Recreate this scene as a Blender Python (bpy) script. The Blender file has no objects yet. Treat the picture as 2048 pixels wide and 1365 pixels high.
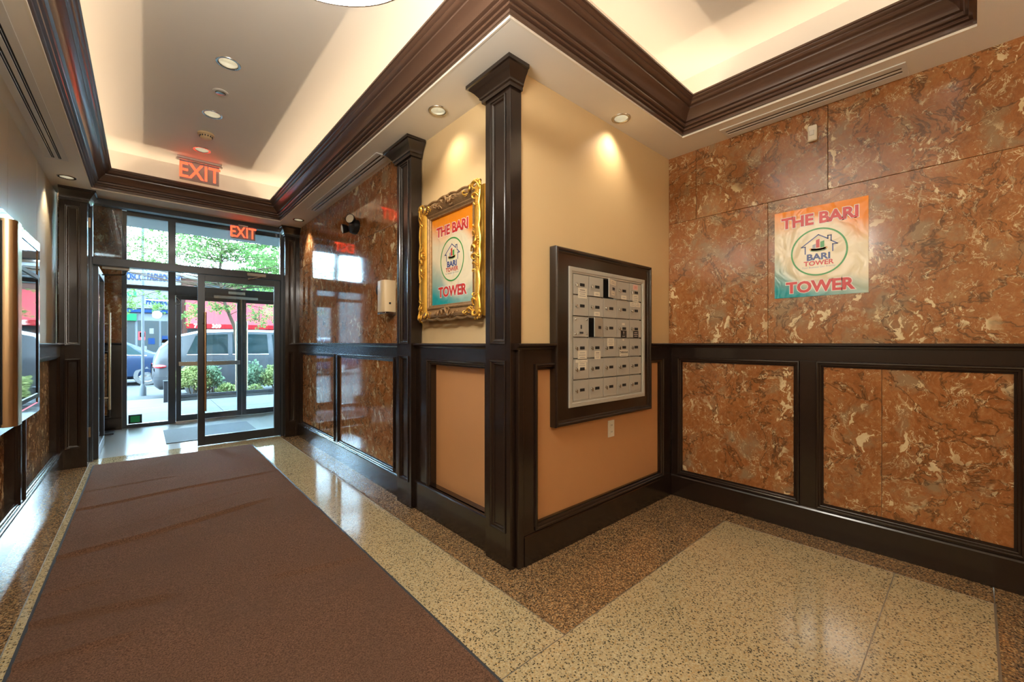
import bpy, bmesh, math, random
from mathutils import Vector, Matrix
random.seed(7)
PI = math.pi
scene = bpy.context.scene
C = scene.collection

# ------------------------------------------------------------------ camera, world, exposure
cam_d = bpy.data.cameras.new('camera')
cam = bpy.data.objects.new('camera', cam_d); C.objects.link(cam)
cam.location = (0, 0, 1.2)
cam.rotation_euler = (PI / 2, 0, -math.radians(41.689))
cam_d.sensor_width = 36; cam_d.lens = 36 * 824.95 / 2048
cam_d.shift_y = 2.8 / 2048; cam_d.clip_start = 0.02; cam_d.clip_end = 300
scene.camera = cam

world = bpy.data.worlds.new('sky'); scene.world = world; world.use_nodes = True
wn = world.node_tree; wb = wn.nodes['Background']
wb.inputs[0].default_value = (0.60, 0.84, 1.0, 1); wb.inputs[1].default_value = 16.0

scene.view_settings.view_transform = 'Standard'
scene.view_settings.look = 'None'
scene.view_settings.exposure = 1.85
scene.view_settings.gamma = 1
scene.view_settings.use_curve_mapping = False
scene.cycles.use_denoising = True
scene.cycles.max_bounces = 6
scene.cycles.use_adaptive_sampling = True
scene.cycles.adaptive_threshold = 0.015
scene.cycles.transparent_max_bounces = 12
scene.cycles.sample_clamp_indirect = 4
scene.cycles.caustics_reflective = False
scene.cycles.caustics_refractive = False

scene.cycles.use_light_tree = False
FILL_W = 64
WARM = (1.0, 0.76, 0.50); SOFT = (1.0, 0.86, 0.66)
ZS, ZC = 2.663, 3.075          # soffit, tray ceiling
TRAY = [(-.387, -.015), (2.88, -.015), (2.88, 1.40), (1.235, 1.40), (1.235, 5.595), (-.387, 5.595)]

def area_light(name, loc, size, energy, color, rot=(0, 0, 0), spread=None):
    d = bpy.data.lights.new(name, 'AREA'); d.shape = 'RECTANGLE'; d.size, d.size_y = size
    d.energy = energy; d.color = color
    if spread: d.spread = spread
    o = bpy.data.objects.new(name, d); C.objects.link(o); o.location = loc; o.rotation_euler = rot
    return o

# the entrance glazing is where the sky reaches the room: a portal guides the sky sampling there
portal = area_light('entrance_portal', (.86, 8.0, 1.53), (2.2, 3.06), 1, (1, 1, 1), (-PI / 2, 0, 0)); portal.data.cycles.is_portal = True

COVE_W = 0.55                    # watts per metre of LED tape in the cove
for i in range(6):
    (ax, ay), (bx, by) = TRAY[i], TRAY[(i + 1) % 6]
    dx, dy = bx - ax, by - ay; L = math.hypot(dx, dy)
    nx, ny = -dy / L, dx / L
    area_light('cove_tape_light', ((ax + bx) / 2 + nx * .016, (ay + by) / 2 + ny * .016, 2.733),
               (L - .04, .010), COVE_W * L, WARM, (PI, 0, -math.atan2(dy, dx)))

# ------------------------------------------------------------------ node helpers
class G:
    def __init__(s, name):
        s.m = bpy.data.materials.new(name); s.m.use_nodes = True
        s.t = s.m.node_tree; s.b = s.t.nodes['Principled BSDF']; s.out = s.t.nodes['Material Output']
    def n(s, typ, **kw):
        x = s.t.nodes.new(typ)
        for k, v in kw.items(): setattr(x, k, v)
        return x
    def put(s, sock, v):
        if isinstance(v, bpy.types.NodeSocket): s.t.links.new(v, sock)
        elif isinstance(v, (tuple, list)) and len(v) == 3 and sock.type == 'RGBA': sock.default_value = (*v, 1)
        else: sock.default_value = v
    def pos(s, rnd=0.0, scale=None):
        p = s.n('ShaderNodeNewGeometry').outputs['Position']
        if rnd:
            oi = s.n('ShaderNodeObjectInfo').outputs['Random']
            v = s.n('ShaderNodeVectorMath', operation='SCALE'); v.inputs[0].default_value = (rnd, rnd * 1.7, rnd * .6)
            s.t.links.new(oi, v.inputs['Scale'])
            a = s.n('ShaderNodeVectorMath', operation='ADD'); s.t.links.new(p, a.inputs[0]); s.t.links.new(v.outputs[0], a.inputs[1]); p = a.outputs[0]
        if scale:
            m = s.n('ShaderNodeVectorMath', operation='MULTIPLY'); s.t.links.new(p, m.inputs[0]); m.inputs[1].default_value = scale; p = m.outputs[0]
        return p
    def noise(s, v, scale, detail=3, rough=.55, dist=0, color=False):
        x = s.n('ShaderNodeTexNoise'); s.t.links.new(v, x.inputs['Vector'])
        x.inputs['Scale'].default_value = scale; x.inputs['Detail'].default_value = detail
        x.inputs['Roughness'].default_value = rough; x.inputs['Distortion'].default_value = dist
        return x.outputs['Color' if color else 'Fac']
    def ramp(s, f, stops, interp='LINEAR'):
        x = s.n('ShaderNodeValToRGB'); x.color_ramp.interpolation = interp; e = x.color_ramp.elements
        while len(e) < len(stops): e.new(.5)
        for el, (p, c) in zip(e, stops):
            el.position = p; el.color = (*c, 1) if not isinstance(c, (int, float)) else (c, c, c, 1)
        s.put(x.inputs[0], f); return x.outputs[0]
    def mix(s, f, a, b, bt='MIX'):
        x = s.n('ShaderNodeMix', data_type='RGBA', blend_type=bt)
        s.put(x.inputs['Factor'], f); s.put(x.inputs[6], a); s.put(x.inputs[7], b); return x.outputs[2]
    def math(s, op, a, b=0.0, c=0.0, clamp=False):
        x = s.n('ShaderNodeMath', operation=op, use_clamp=clamp); s.put(x.inputs[0], a); s.put(x.inputs[1], b); s.put(x.inputs[2], c); return x.outputs[0]
    def add(s, a, b):
        x = s.n('ShaderNodeVectorMath', operation='ADD'); s.put(x.inputs[0], a); s.put(x.inputs[1], b); return x.outputs[0]
    def scale(s, a, k):
        x = s.n('ShaderNodeVectorMath', operation='SCALE'); s.put(x.inputs[0], a); x.inputs['Scale'].default_value = k; return x.outputs[0]
    def bump(s, h, strength=.2, dist=.01):
        x = s.n('ShaderNodeBump'); s.put(x.inputs['Height'], h); x.inputs['Strength'].default_value = strength; x.inputs['Distance'].default_value = dist
        s.t.links.new(x.outputs[0], s.b.inputs['Normal'])
    def set(s, col=None, rough=None, metal=None, spec=None, coat=None, emit=None, est=1.0, trans=None, alpha=None):
        b = s.b.inputs
        if col is not None: s.put(b['Base Color'], col)
        if rough is not None: s.put(b['Roughness'], rough)
        if metal is not None: b['Metallic'].default_value = metal
        if spec is not None: b['Specular IOR Level'].default_value = spec
        if coat is not None: b['Coat Weight'].default_value = coat; b['Coat Roughness'].default_value = .12
        if emit is not None: s.put(b['Emission Color'], emit); b['Emission Strength'].default_value = est
        if trans is not None: b['Transmission Weight'].default_value = trans
        if alpha is not None: b['Alpha'].default_value = alpha
        return s.m

M = {}
OUTDOOR = dict(sidewalk=0.205, asphalt=0.224, kerb=0.350, soil=0.224, bark=0.269, pole_grey=0.269, car_grey=0.388, car_blue=0.359, car_white=0.538, awning_red=0.323, awning_pale=0.381, shop_brick=0.269, shop_wall=0.230, sign_white=0.19, sign_blue=0.16, sign_green=0.40, goods=0.538, overhang=0.592)
def plain(name, col, rough=.5, metal=0, var=0.0, vs=20, **kw):
    g = G(name); k_ = OUTDOOR.get(name, 1.0); col = tuple(c * k_ for c in col)
    if name in OUTDOOR: rough = max(rough, .6) if not name.startswith('car') else rough; kw['spec'] = .10 if name.startswith('car') else .02
    if var:
        f = g.noise(g.pos(), vs, 3)
        col2 = tuple(max(0, min(1, c * (1 - var))) for c in col); col3 = tuple(min(1, c * (1 + var)) for c in col)
        col = g.mix(f, col2, col3)
    M[name] = g.set(col, rough, metal, **kw); return M[name]

def wood(name, c0, c1, rough, coat):
    g = G(name)
    f = g.noise(g.pos(), 60.0, 2, .5)
    f2 = g.noise(g.pos(), 2.0, 3)
    col = g.mix(f, c0, c1)
    rr = g.math('MULTIPLY_ADD', f2, .03, rough - .015)
    M[name] = g.set(col, rr, spec=.5, coat=coat)
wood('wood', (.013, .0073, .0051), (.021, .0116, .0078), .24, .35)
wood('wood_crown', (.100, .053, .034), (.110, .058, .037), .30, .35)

def marble(name, tint=1.0, rough=.09):
    g = G(name)
    p = g.scale(g.pos(rnd=13.0), 1.55)
    w = g.scale(g.add(g.noise(p, 2.4, 4, .6, color=True), (-.5, -.5, -.5)), .30)
    q = g.add(p, w)
    qs = g.n('ShaderNodeVectorMath', operation='MULTIPLY'); g.t.links.new(q, qs.inputs[0]); qs.inputs[1].default_value = (1, 1, .55); qv = qs.outputs[0]
    base = g.ramp(g.noise(qv, 5.0, 9, .68), [(.28, (.13, .062, .026)), (.42, (.27, .105, .034)), (.52, (.36, .138, .042)), (.62, (.35, .170, .066)), (.74, (.38, .25, .125))])
    fine = g.noise(qv, 34, 6, .7)
    base = g.mix(.5, base, g.ramp(fine, [(.3, (.16, .066, .024)), (.5, (.36, .135, .040)), (.72, (.48, .27, .125))]))
    grey = g.ramp(g.noise(g.add(q, (4, 9, 2)), 3.1, 5, .6), [(.54, 0.0), (.66, .8)])
    base = g.mix(grey, base, (.30, .205, .115))
    dk = g.ramp(g.math('ABSOLUTE', g.math('SUBTRACT', g.noise(g.add(q, (1, 3, 7)), 2.2, 5, .6, .6), .5)), [(.0, .75), (.018, 0.0)])
    base = g.mix(dk, base, (.055, .030, .015))
    # cream clots and veins
    m1 = g.ramp(g.noise(g.add(qv, (7, 1, 3)), 2.6, 2), [(.52, 0.0), (.60, 1.0)])
    clot = g.ramp(g.noise(g.add(qv, (2, 5, 1)), 11, 5, .62, .7), [(.575, 0.0), (.588, 1.0)])
    clot = g.math('MULTIPLY', clot, m1)
    v1 = g.ramp(g.math('ABSOLUTE', g.math('SUBTRACT', g.noise(q, 9, 5, .62, .8), .5)), [(.0, 1.0), (.010, .7), (.020, 0.0)])
    mk = g.ramp(g.noise(g.add(q, (3, 3, 3)), 7.0, 4, .6), [(.53, 0.0), (.60, 1.0)])
    v1 = g.math('MULTIPLY', v1, mk)
    v2 = g.ramp(g.math('ABSOLUTE', g.math('SUBTRACT', g.noise(g.add(q, (8, 2, 6)), 24, 4, .6, .6), .5)), [(.0, 1.0), (.022, 0.0)])
    mk2 = g.ramp(g.noise(g.add(q, (6, 1, 9)), 10, 4, .6), [(.54, 0.0), (.62, .95)])
    v2 = g.math('MULTIPLY', v2, mk2)
    fl = g.ramp(g.noise(g.add(qv, (5, 5, 1)), 46, 4, .6, 1.2), [(.66, 0.0), (.69, .8)])
    al = g.math('MAXIMUM', g.math('MAXIMUM', clot, v1), g.math('MAXIMUM', v2, fl))
    cream = g.mix(g.noise(q, 20, 2), (.62, .45, .22), (.86, .72, .46))
    col = g.mix(al, base, cream)
    col = g.mix(1.0, col, (tint, tint, tint), 'MULTIPLY')
    M[name] = g.set(col, rough, spec=.75)
marble('marble', .95, .06)
marble('marble_satin', .95, .17)

def terrazzo(name, stops, scale, grout):
    g = G(name)
    p = g.pos()
    v = g.n('ShaderNodeTexVoronoi', feature='F1'); g.t.links.new(g.add(p, g.scale(g.noise(p, 90, 2, color=True), .006)), v.inputs['Vector'])
    v.inputs['Scale'].default_value = scale
    sx = g.n('ShaderNodeSeparateColor'); g.t.links.new(v.outputs['Color'], sx.inputs[0])
    col = g.ramp(sx.outputs[0], stops, 'CONSTANT')
    edge = g.ramp(v.outputs['Distance'], [(.42, 0.0), (.62, 1.0)])
    col = g.mix(edge, col, grout)
    col = g.mix(g.math('MULTIPLY', g.noise(p, 1.3, 4), .35), col, tuple(c * .72 for c in grout))
    M[name] = g.set(col, g.math('MULTIPLY_ADD', g.noise(p, 3, 3), .09, .05), spec=.85)
terrazzo('terrazzo_beige', [(0, (0.016, 0.015, 0.012)), (.20, (0.436, 0.337, 0.178)), (.38, (0.554, 0.442, 0.251)), (.56, (0.422, 0.271, 0.106)), (.70, (0.581, 0.488, 0.304)), (.88, (0.092, 0.079, 0.053)), (.94, (0.277, 0.224, 0.145))], 145, (0.462, 0.370, 0.211))
terrazzo('terrazzo_brown', [(0, (0.021, 0.017, 0.014)), (.26, (0.345, 0.184, 0.069)), (.44, (0.149, 0.098, 0.046)), (.58, (0.529, 0.310, 0.127)), (.76, (0.057, 0.044, 0.028)), (.86, (0.483, 0.345, 0.184))], 145, (0.196, 0.121, 0.060))

plain('divider', (.42, .40, .33), .35, .8)
plain('cream_wall', (.72, .52, .275), .42, var=.03, vs=3)
plain('cream_left', (.62, .52, .36), .30, var=.03, vs=3)
plain('tan_panel', (.58, .29, .12), .40, var=.05, vs=4)
plain('soffit_paint', (.84, .79, .71), .6, var=.015, vs=2)
plain('bead_paint', (.84, .77, .66), .6)
plain('tray_paint', (.84, .80, .74), .6, var=.015, vs=2)
plain('white_trim', (.72, .70, .66), .35)
plain('nickel', (.60, .58, .54), .25, 1.0)
plain('grey_metal', (.50, .48, .42), .38, .15, var=.05, vs=9)
plain('dark_slot', (.012, .012, .013), .6)
plain('black_plastic', (.014, .014, .016), .4, spec=.3)
plain('frame_metal', (.048, .054, .064), .33, .35)
plain('gold', (.85, .50, .09), .36, .85, var=.2, vs=30)
plain('antique', (.34, .20, .09), .45, .55, var=.45, vs=60)  # brown trim; on the frame's top and bottom, gold darkened as shade
plain('paper', (.80, .74, .60), .6, var=.04, vs=30)
plain('paper_pink', (.80, .52, .42), .6)
plain('ink', (.03, .03, .035), .6)
plain('ink_grey', (.30, .29, .28), .6)
plain('black_card', (.02, .018, .018), .4)
plain('ivory', (.68, .52, .31), .35)
plain('outlet_white', (.80, .76, .66), .35)
plain('steel', (.62, .62, .62), .18, 1.0)
plain('brushed', (.60, .44, .27), .30, 1.0, var=.12, vs=5)
plain('polished', (.78, .84, .88), .06, 1.0)
plain('screen_glass', (.006, .007, .009), .03, spec=.8)
plain('rubber', (.025, .028, .032), .6)
plain('mat_grey', (.11, .125, .14), .85, var=.2, vs=60)
plain('vest_floor', (.46, .47, .46), .14, var=.10, vs=70)
plain('print_red', (.62, .035, .03), .38)
plain('print_white', (.86, .80, .72), .38)
plain('print_green', (.05, .34, .07), .38)
plain('print_navy', (.04, .07, .26), .38)
plain('print_orange', (.80, .40, .08), .38)
plain('print_slate', (.33, .36, .40), .38)
plain('sidewalk', (.26, .265, .26), .85, var=.10, vs=6)
plain('asphalt', (.13, .135, .14), .9, var=.15, vs=8)
plain('kerb', (.17, .17, .165), .85, var=.1)
plain('soil', (.10, .075, .05), .95, var=.4, vs=30)
plain('bark', (.16, .11, .075), .85, var=.3, vs=40)
plain('pole_grey', (.17, .19, .21), .5, 0)
plain('car_grey', (.085, .088, .096), .28, .0)
plain('car_blue', (.014, .028, .06), .22, 0)
plain('car_white', (.30, .31, .32), .3, 0)
plain('car_glass', (.005, .012, .013), .10, spec=.03)
plain('tyre', (.02, .02, .02), .8)
plain('tail_red', (.50, .02, .03), .2, coat=.6)
plain('awning_red', (.30, .012, .016), .7)
plain('awning_pale', (.30, .045, .05), .7)
plain('shop_brick', (.14, .07, .055), .9, var=.25, vs=5)
plain('shop_wall', (.22, .225, .23), .9, var=.1, vs=2)
plain('sign_white', (.26, .27, .28), .5)
plain('sign_blue', (.012, .06, .20), .5)
plain('sign_green', (.01, .14, .05), .5)
plain('shop_dark', (.012, .015, .016), .3, spec=.05)
plain('goods', (.22, .2, .16), .7, var=.6, vs=9)
plain('overhang', (.45, .46, .44), .8)
plain('sticker_green', (.01, .42, .12), .5)
for nm, c0, c1 in (('leaf_tree', (.035, .085, .02), (.11, .18, .05)), ('leaf_shrub', (.05, .10, .02), (.26, .27, .11)), ('leaf_pale', (.045, .10, .045), (.16, .22, .14))):
    g = G(nm); c0, c1 = tuple(x * .72 for x in c0), tuple(x * .95 for x in c1); f = g.ramp(g.noise(g.pos(), 26, 2), [(.36, c0), (.62, c1)]); M[nm] = g.set(f, .7, spec=.05)
    g.b.inputs['Subsurface Weight'].default_value = 0
    tr = g.n('ShaderNodeBsdfTranslucent'); g.put(tr.inputs[0], f); mx = g.n('ShaderNodeMixShader'); mx.inputs[0].default_value = .45
    g.t.links.new(g.b.outputs[0], mx.inputs[1]); g.t.links.new(tr.outputs[0], mx.inputs[2]); g.t.links.new(mx.outputs[0], g.out.inputs[0])

def emission(name, col, st):
    g = G(name); M[name] = g.set(col, .5, emit=col, est=st)
emission('lamp_warm', (1.0, .92, .74), 1.3)
emission('lamp_cool', (1.0, .97, .88), 1.5)
emission('reflector', (.66, .63, .52), .06)  # faint glow put into the cone for the lamp light it would reflect
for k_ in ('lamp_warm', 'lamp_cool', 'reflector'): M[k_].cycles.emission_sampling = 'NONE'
emission('ring_glow', (1.0, .95, .85), 60.0)
emission('globe_glow', (1.0, .86, .66), 6.0); M['globe_glow'].cycles.emission_sampling = 'NONE'  # glow of the added, unseen fill lamps
emission('exit_red', (1.0, .050, .018), 1.3)

def glass(name, tint=(.94, .98, 1.0), rough=0.0, boost=1.0):
    g = G(name)
    tr = g.n('ShaderNodeBsdfTransparent'); g.put(tr.inputs[0], tint)
    gl = g.n('ShaderNodeBsdfGlossy'); gl.inputs['Roughness'].default_value = rough
    fr = g.n('ShaderNodeFresnel'); fr.inputs[0].default_value = 1.45
    mx = g.n('ShaderNodeMixShader'); g.t.links.new(g.math('MULTIPLY', fr.outputs[0], boost, clamp=True), mx.inputs[0])
    g.t.links.new(tr.outputs[0], mx.inputs[1]); g.t.links.new(gl.outputs[0], mx.inputs[2]); g.t.links.new(mx.outputs[0], g.out.inputs[0])
    M[name] = g.m
glass('glass', (.93, .975, 1.0))
g = G('acrylic'); tr = g.n('ShaderNodeBsdfTransparent'); g.put(tr.inputs[0], (.9, .78, .78)); g.set((.55, .50, .50), .08); mx = g.n('ShaderNodeMixShader'); mx.inputs[0].default_value = .62
g.t.links.new(tr.outputs[0], mx.inputs[1]); g.t.links.new(g.b.outputs[0], mx.inputs[2]); g.t.links.new(mx.outputs[0], g.out.inputs[0]); M['acrylic'] = g.m

# carpet
g = G('carpet'); p = g.pos()
c = g.mix(g.ramp(g.noise(p, 170, 3, .7), [(.35, 0.0), (.65, 1.0)]), (.074, .039, .024), (.225, .122, .077))
c = g.mix(g.ramp(g.noise(p, 2.6, 5, .6), [(.42, 0.0), (.72, .5)]), c, (.115, .068, .045))
M['carpet'] = g.set(c, .97, spec=.1); g.bump(g.noise(p, 200, 3, .7), .8, .008)
# poster print: warm top right, pale middle, teal foot
def poster_mat(name, org, u, w, h):
    g = G(name); p = g.pos()
    def comp(v):
        d = g.n('ShaderNodeVectorMath', operation='DOT_PRODUCT'); g.put(d.inputs[0], g.add(p, tuple(-o for o in org))); d.inputs[1].default_value = v; return d.outputs['Value']
    a = g.math('DIVIDE', comp(u), w); b = g.math('DIVIDE', comp((0, 0, 1)), h)
    wob = g.math('MULTIPLY', g.math('SUBTRACT', g.noise(p, 5, 2), .5), .16)
    dx = g.math('SUBTRACT', a, .5); dy = g.math('SUBTRACT', b, .5)
    r = g.math('SQRT', g.math('ADD', g.math('MULTIPLY', dx, dx), g.math('MULTIPLY', dy, dy)))
    up = g.math('ADD', g.math('ADD', g.math('MULTIPLY', a, .22), b), wob)
    o = g.math('MULTIPLY', g.ramp(up, [(.72, 0.0), (.90, .6), (1.0, 1.0)]), g.ramp(r, [(.30, 0.0), (.42, 1.0)]))
    lo = g.math('ADD', g.math('MULTIPLY_ADD', a, .32, b), wob)
    t = g.math('MULTIPLY', g.ramp(lo, [(.10, 1.0), (.42, .35), (.52, 0.0)]), g.ramp(r, [(.34, 0.0), (.46, 1.0)]))
    c = g.mix(o, (.84, .74, .52), (.88, .27, .008)); c = g.mix(t, c, (.008, .33, .36))
    M[name] = g.set(c, .3, spec=.4)
    g.bump(g.noise(p, 7, 2, .4, 1.2), .35, .03)

# ------------------------------------------------------------------ mesh helpers
class MB:
    def __init__(s): s.v = []; s.f = []
    def face(s, pts):
        k = len(s.v); s.v += [tuple(p) for p in pts]; s.f.append(tuple(range(k, k + len(pts)))); return s
    def box(s, x0, x1, y0, y1, z0, z1, mp=None):
        k = len(s.v); pts = [(x, y, z) for z in (z0, z1) for (x, y) in ((x0, y0), (x1, y0), (x1, y1), (x0, y1))]
        s.v += [mp(*p) for p in pts] if mp else pts
        s.f += [tuple(k + i for i in q) for q in ((3, 2, 1, 0), (4, 5, 6, 7), (0, 1, 5, 4), (1, 2, 6, 5), (2, 3, 7, 6), (3, 0, 4, 7))]
        return s
    def loops(s, loops, closed=True, cap0=False, cap1=False):
        k = len(s.v); n = len(loops[0])
        for l in loops: s.v += [tuple(p) for p in l]
        for j in range(len(loops) - 1):
            a, b = k + j * n, k + (j + 1) * n
            for i in range(n if closed else n - 1):
                i2 = (i + 1) % n; s.f.append((a + i, a + i2, b + i2, b + i))
        if cap0: s.f.append(tuple(k + i for i in reversed(range(n))))
        if cap1: s.f.append(tuple(k + (len(loops) - 1) * n + i for i in range(n)))
        return s
    def sweep_rect(s, mp, u0, u1, v0, v1, prof):   # prof: (inset, proud)
        return s.loops([[mp(u0 + d, v0 + d, h), mp(u1 - d, v0 + d, h), mp(u1 - d, v1 - d, h), mp(u0 + d, v1 - d, h)] for d, h in prof])
    def extrude(s, mp, prof, a, b):                # prof: (proud, height) run from a to b
        return s.loops([[mp(a, z, w) for w, z in prof], [mp(b, z, w) for w, z in prof]], True, True, True)
    def tube(s, path, r, n=10, closed=False, caps=True):
        P = [Vector(p) for p in path]; R = r if isinstance(r, (list, tuple)) else [r] * len(P); L = []
        ref = None
        for i, p in enumerate(P):
            a = P[(i - 1) % len(P)] if (closed or i) else p; b = P[(i + 1) % len(P)] if (closed or i < len(P) - 1) else p
            t = (b - a).normalized()
            if ref is None: ref = t.cross(Vector((0, 0, 1)) if abs(t.z) < .9 else Vector((1, 0, 0))).normalized()
            e = (ref - t * ref.dot(t)).normalized(); ref = e; h = t.cross(e)
            L.append([p + (e * math.cos(q) + h * math.sin(q)) * R[i] for q in (2 * PI * k / n for k in range(n))])
        if closed: L.append(L[0])
        return s.loops(L, True, caps and not closed, caps and not closed)
    def lathe(s, c, axis, prof, n=24, cap0=False, cap1=False):      # prof: (radius, along axis)
        c = Vector(c); t = Vector(axis).normalized(); e = t.cross(Vector((0, 0, 1)) if abs(t.z) < .9 else Vector((1, 0, 0))).normalized(); h = t.cross(e)
        return s.loops([[c + t * a + (e * math.cos(q) + h * math.sin(q)) * r for q in (2 * PI * k / n for k in range(n))] for r, a in prof], True, cap0, cap1)
    def ell(s, c, r, n=10, m=6, rot=None):
        c = Vector(c); L = []
        for j in range(1, m):
            ph = PI * j / m - PI / 2
            L.append([(math.cos(ph) * math.cos(q), math.cos(ph) * math.sin(q), math.sin(ph)) for q in (2 * PI * k / n for k in range(n))])
        L = [[(0, 0, -1)] * n] + L + [[(0, 0, 1)] * n]
        return s.loops([[c + ((rot @ Vector((a * r[0], b * r[1], d * r[2]))) if rot else Vector((a * r[0], b * r[1], d * r[2]))) for a, b, d in l] for l in L])
    def build(s, name, mat, parent=None, bevel=0, smooth=False, seg=2, weld=True):
        o0 = wloc(parent) if parent else Vector((0, 0, 0))
        me = bpy.data.meshes.new(name); me.from_pydata([tuple(Vector(p) - o0) for p in s.v], [], s.f)
        bm = bmesh.new(); bm.from_mesh(me)
        if weld:
            bmesh.ops.remove_doubles(bm, verts=bm.verts, dist=1e-6)
            bmesh.ops.recalc_face_normals(bm, faces=bm.faces)
        bm.to_mesh(me); bm.free()
        me.materials.append(M[mat] if isinstance(mat, str) else mat)
        o = bpy.data.objects.new(name, me); C.objects.link(o)
        if parent: o.parent = parent
        if bevel:
            b = o.modifiers.new('bevel', 'BEVEL'); b.width = bevel; b.segments = seg; b.limit_method = 'ANGLE'; b.angle_limit = math.radians(40)
        if smooth:
            for f in me.polygons: f.use_smooth = True
            me.set_sharp_from_angle(angle=math.radians(38))
        return o

def wloc(o):
    l = Vector((0, 0, 0))
    while o: l = l + o.location; o = o.parent
    return l
def box(name, mat, parent, x0, x1, y0, y1, z0, z1, bevel=0, mp=None): return MB().box(x0, x1, y0, y1, z0, z1, mp).build(name, mat, parent, bevel)
def struct(name, loc=(0, 0, 0)):
    o = bpy.data.objects.new(name, None); C.objects.link(o); o.location = loc; o['kind'] = 'structure'; o.empty_display_size = .05; return o
def thing(name, label, cat, loc=(0, 0, 0), group=None):
    o = bpy.data.objects.new(name, None); C.objects.link(o); o.location = loc; o.empty_display_size = .05
    return tag(o, label, cat, group)
def tag(o, label, cat, group=None):
    o['label'] = label; o['category'] = cat
    if group: o['group'] = group
    return o
def kind(o, k='structure'): o['kind'] = k; return o

def text(name, string, mp, size, mat, parent, align='CENTER', bold=0.0, sx=1.0, off=.0008, thick=0.0):
    cu = bpy.data.curves.new('t', 'FONT'); cu.body = string; cu.size = size; cu.align_x = align; cu.align_y = 'CENTER'; cu.offset = bold; cu.resolution_u = 3
    ob = bpy.data.objects.new('t', cu); C.objects.link(ob)
    dg = bpy.context.evaluated_depsgraph_get(); me = bpy.data.meshes.new_from_object(ob.evaluated_get(dg))
    mb = MB(); mb.v = [mp(v.co.x * sx, v.co.y, off) for v in me.vertices]; mb.f = [tuple(p.vertices) for p in me.polygons]
    bpy.data.objects.remove(ob); bpy.data.curves.remove(cu); bpy.data.meshes.remove(me)
    o = mb.build(name, mat, parent, weld=False)
    return o

def plate_holes(mb, x0, x1, y0, y1, z, holes, n=32):
    """horizontal plate with round holes, cut into bands along its long side"""
    lx = (x1 - x0) > (y1 - y0); key = (lambda h: h[0]) if lx else (lambda h: h[1])
    hs = sorted(holes, key=key); cuts = [x0 if lx else y0]
    for h in hs: cuts += [key(h) - h[2] * 1.5, key(h) + h[2] * 1.5]
    cuts.append(x1 if lx else y1); hi = 0
    for a, b in zip(cuts, cuts[1:]):
        q = (a, b, y0, y1) if lx else (x0, x1, a, b)
        if hi < len(hs) and a < key(hs[hi]) < b:
            cx, cy, r = hs[hi]; hi += 1
            A = sorted({2 * PI * k / n for k in range(n)} | {math.atan2(y - cy, x - cx) % (2 * PI) for x in q[:2] for y in q[2:]})
            def edge(t):
                dx, dy = math.cos(t), math.sin(t); m = 1e9
                if abs(dx) > 1e-9: m = min(m, ((q[1] if dx > 0 else q[0]) - cx) / dx)
                if abs(dy) > 1e-9: m = min(m, ((q[3] if dy > 0 else q[2]) - cy) / dy)
                return (cx + dx * m, cy + dy * m, z)
            mb.loops([[edge(t) for t in A], [(cx + r * math.cos(t), cy + r * math.sin(t), z) for t in A]])
        else:
            mb.face([(q[0], q[2], z), (q[1], q[2], z), (q[1], q[3], z), (q[0], q[3], z)])
    return mb

# wall frames: mp(u along wall, v height, w proud)
R_ = lambda u, v, w: (3.13 - w, u, v)
ML = lambda u, v, w: (u, 1.63 - w, v)
CR = lambda u, v, w: (1.528 - w, u, v)
MR = lambda u, v, w: (1.49 - w, u, v)
LF = lambda u, v, w: (-.645 + w, u, v)

# ================================================================== STRUCTURE
# ---- floor
fl = struct('floor')
box('subfloor', 'divider', fl, -.66, 3.2, -3.0, 6.0, -.06, -.012)
XB, YB, XB2, YF0 = 1.286, 1.119, 2.91, -.06
def slab(name, mat, x0, x1, y0, y1, top=0.0):
    g_ = .0015
    return box(name, mat, fl, x0 + g_, x1 - g_, y0 + g_, y1 - g_, -.012, top)
slab('terrazzo_field', 'terrazzo_beige', -.41, XB, YB, 6.0)
slab('terrazzo_field', 'terrazzo_beige', -.41, XB2, .278, YB)
slab('terrazzo_field', 'terrazzo_beige', -.41, XB2, YF0, .278)
slab('terrazzo_border', 'terrazzo_brown', XB, 1.6, YB, 6.0)
slab('terrazzo_border', 'terrazzo_brown', 1.6, 3.16, YB, 1.68)
slab('terrazzo_border', 'terrazzo_brown', XB2, 3.16, YF0, YB)
slab('terrazzo_border', 'terrazzo_brown', -.41, 3.16, -3.0, YF0)
slab('terrazzo_border', 'terrazzo_brown', -.66, -.41, -3.0, 6.0)
for a in ((-.41, XB, YB - .0018, YB + .0018), (XB - .0018, XB + .0018, YB, 6.0), (-.41, XB2, .276, .280), (-.412, -.408, -3, 6), (XB, XB2, YB - .0018, YB + .0018), (XB2 - .0018, XB2 + .0018, YF0, YB), (-.41, XB2, YF0 - .004, YF0 + .004)):
    box('divider_strip', 'divider', fl, *a, -.012, .0004)
vf = struct('floor_vestibule'); box('terrazzo_slab', 'vest_floor', vf, -.66, 1.95, 6.0, 7.96, -.05, 0)
box('divider_strip', 'divider', vf, .62, .626, 6.5, 7.9, -.01, .0005)

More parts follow.
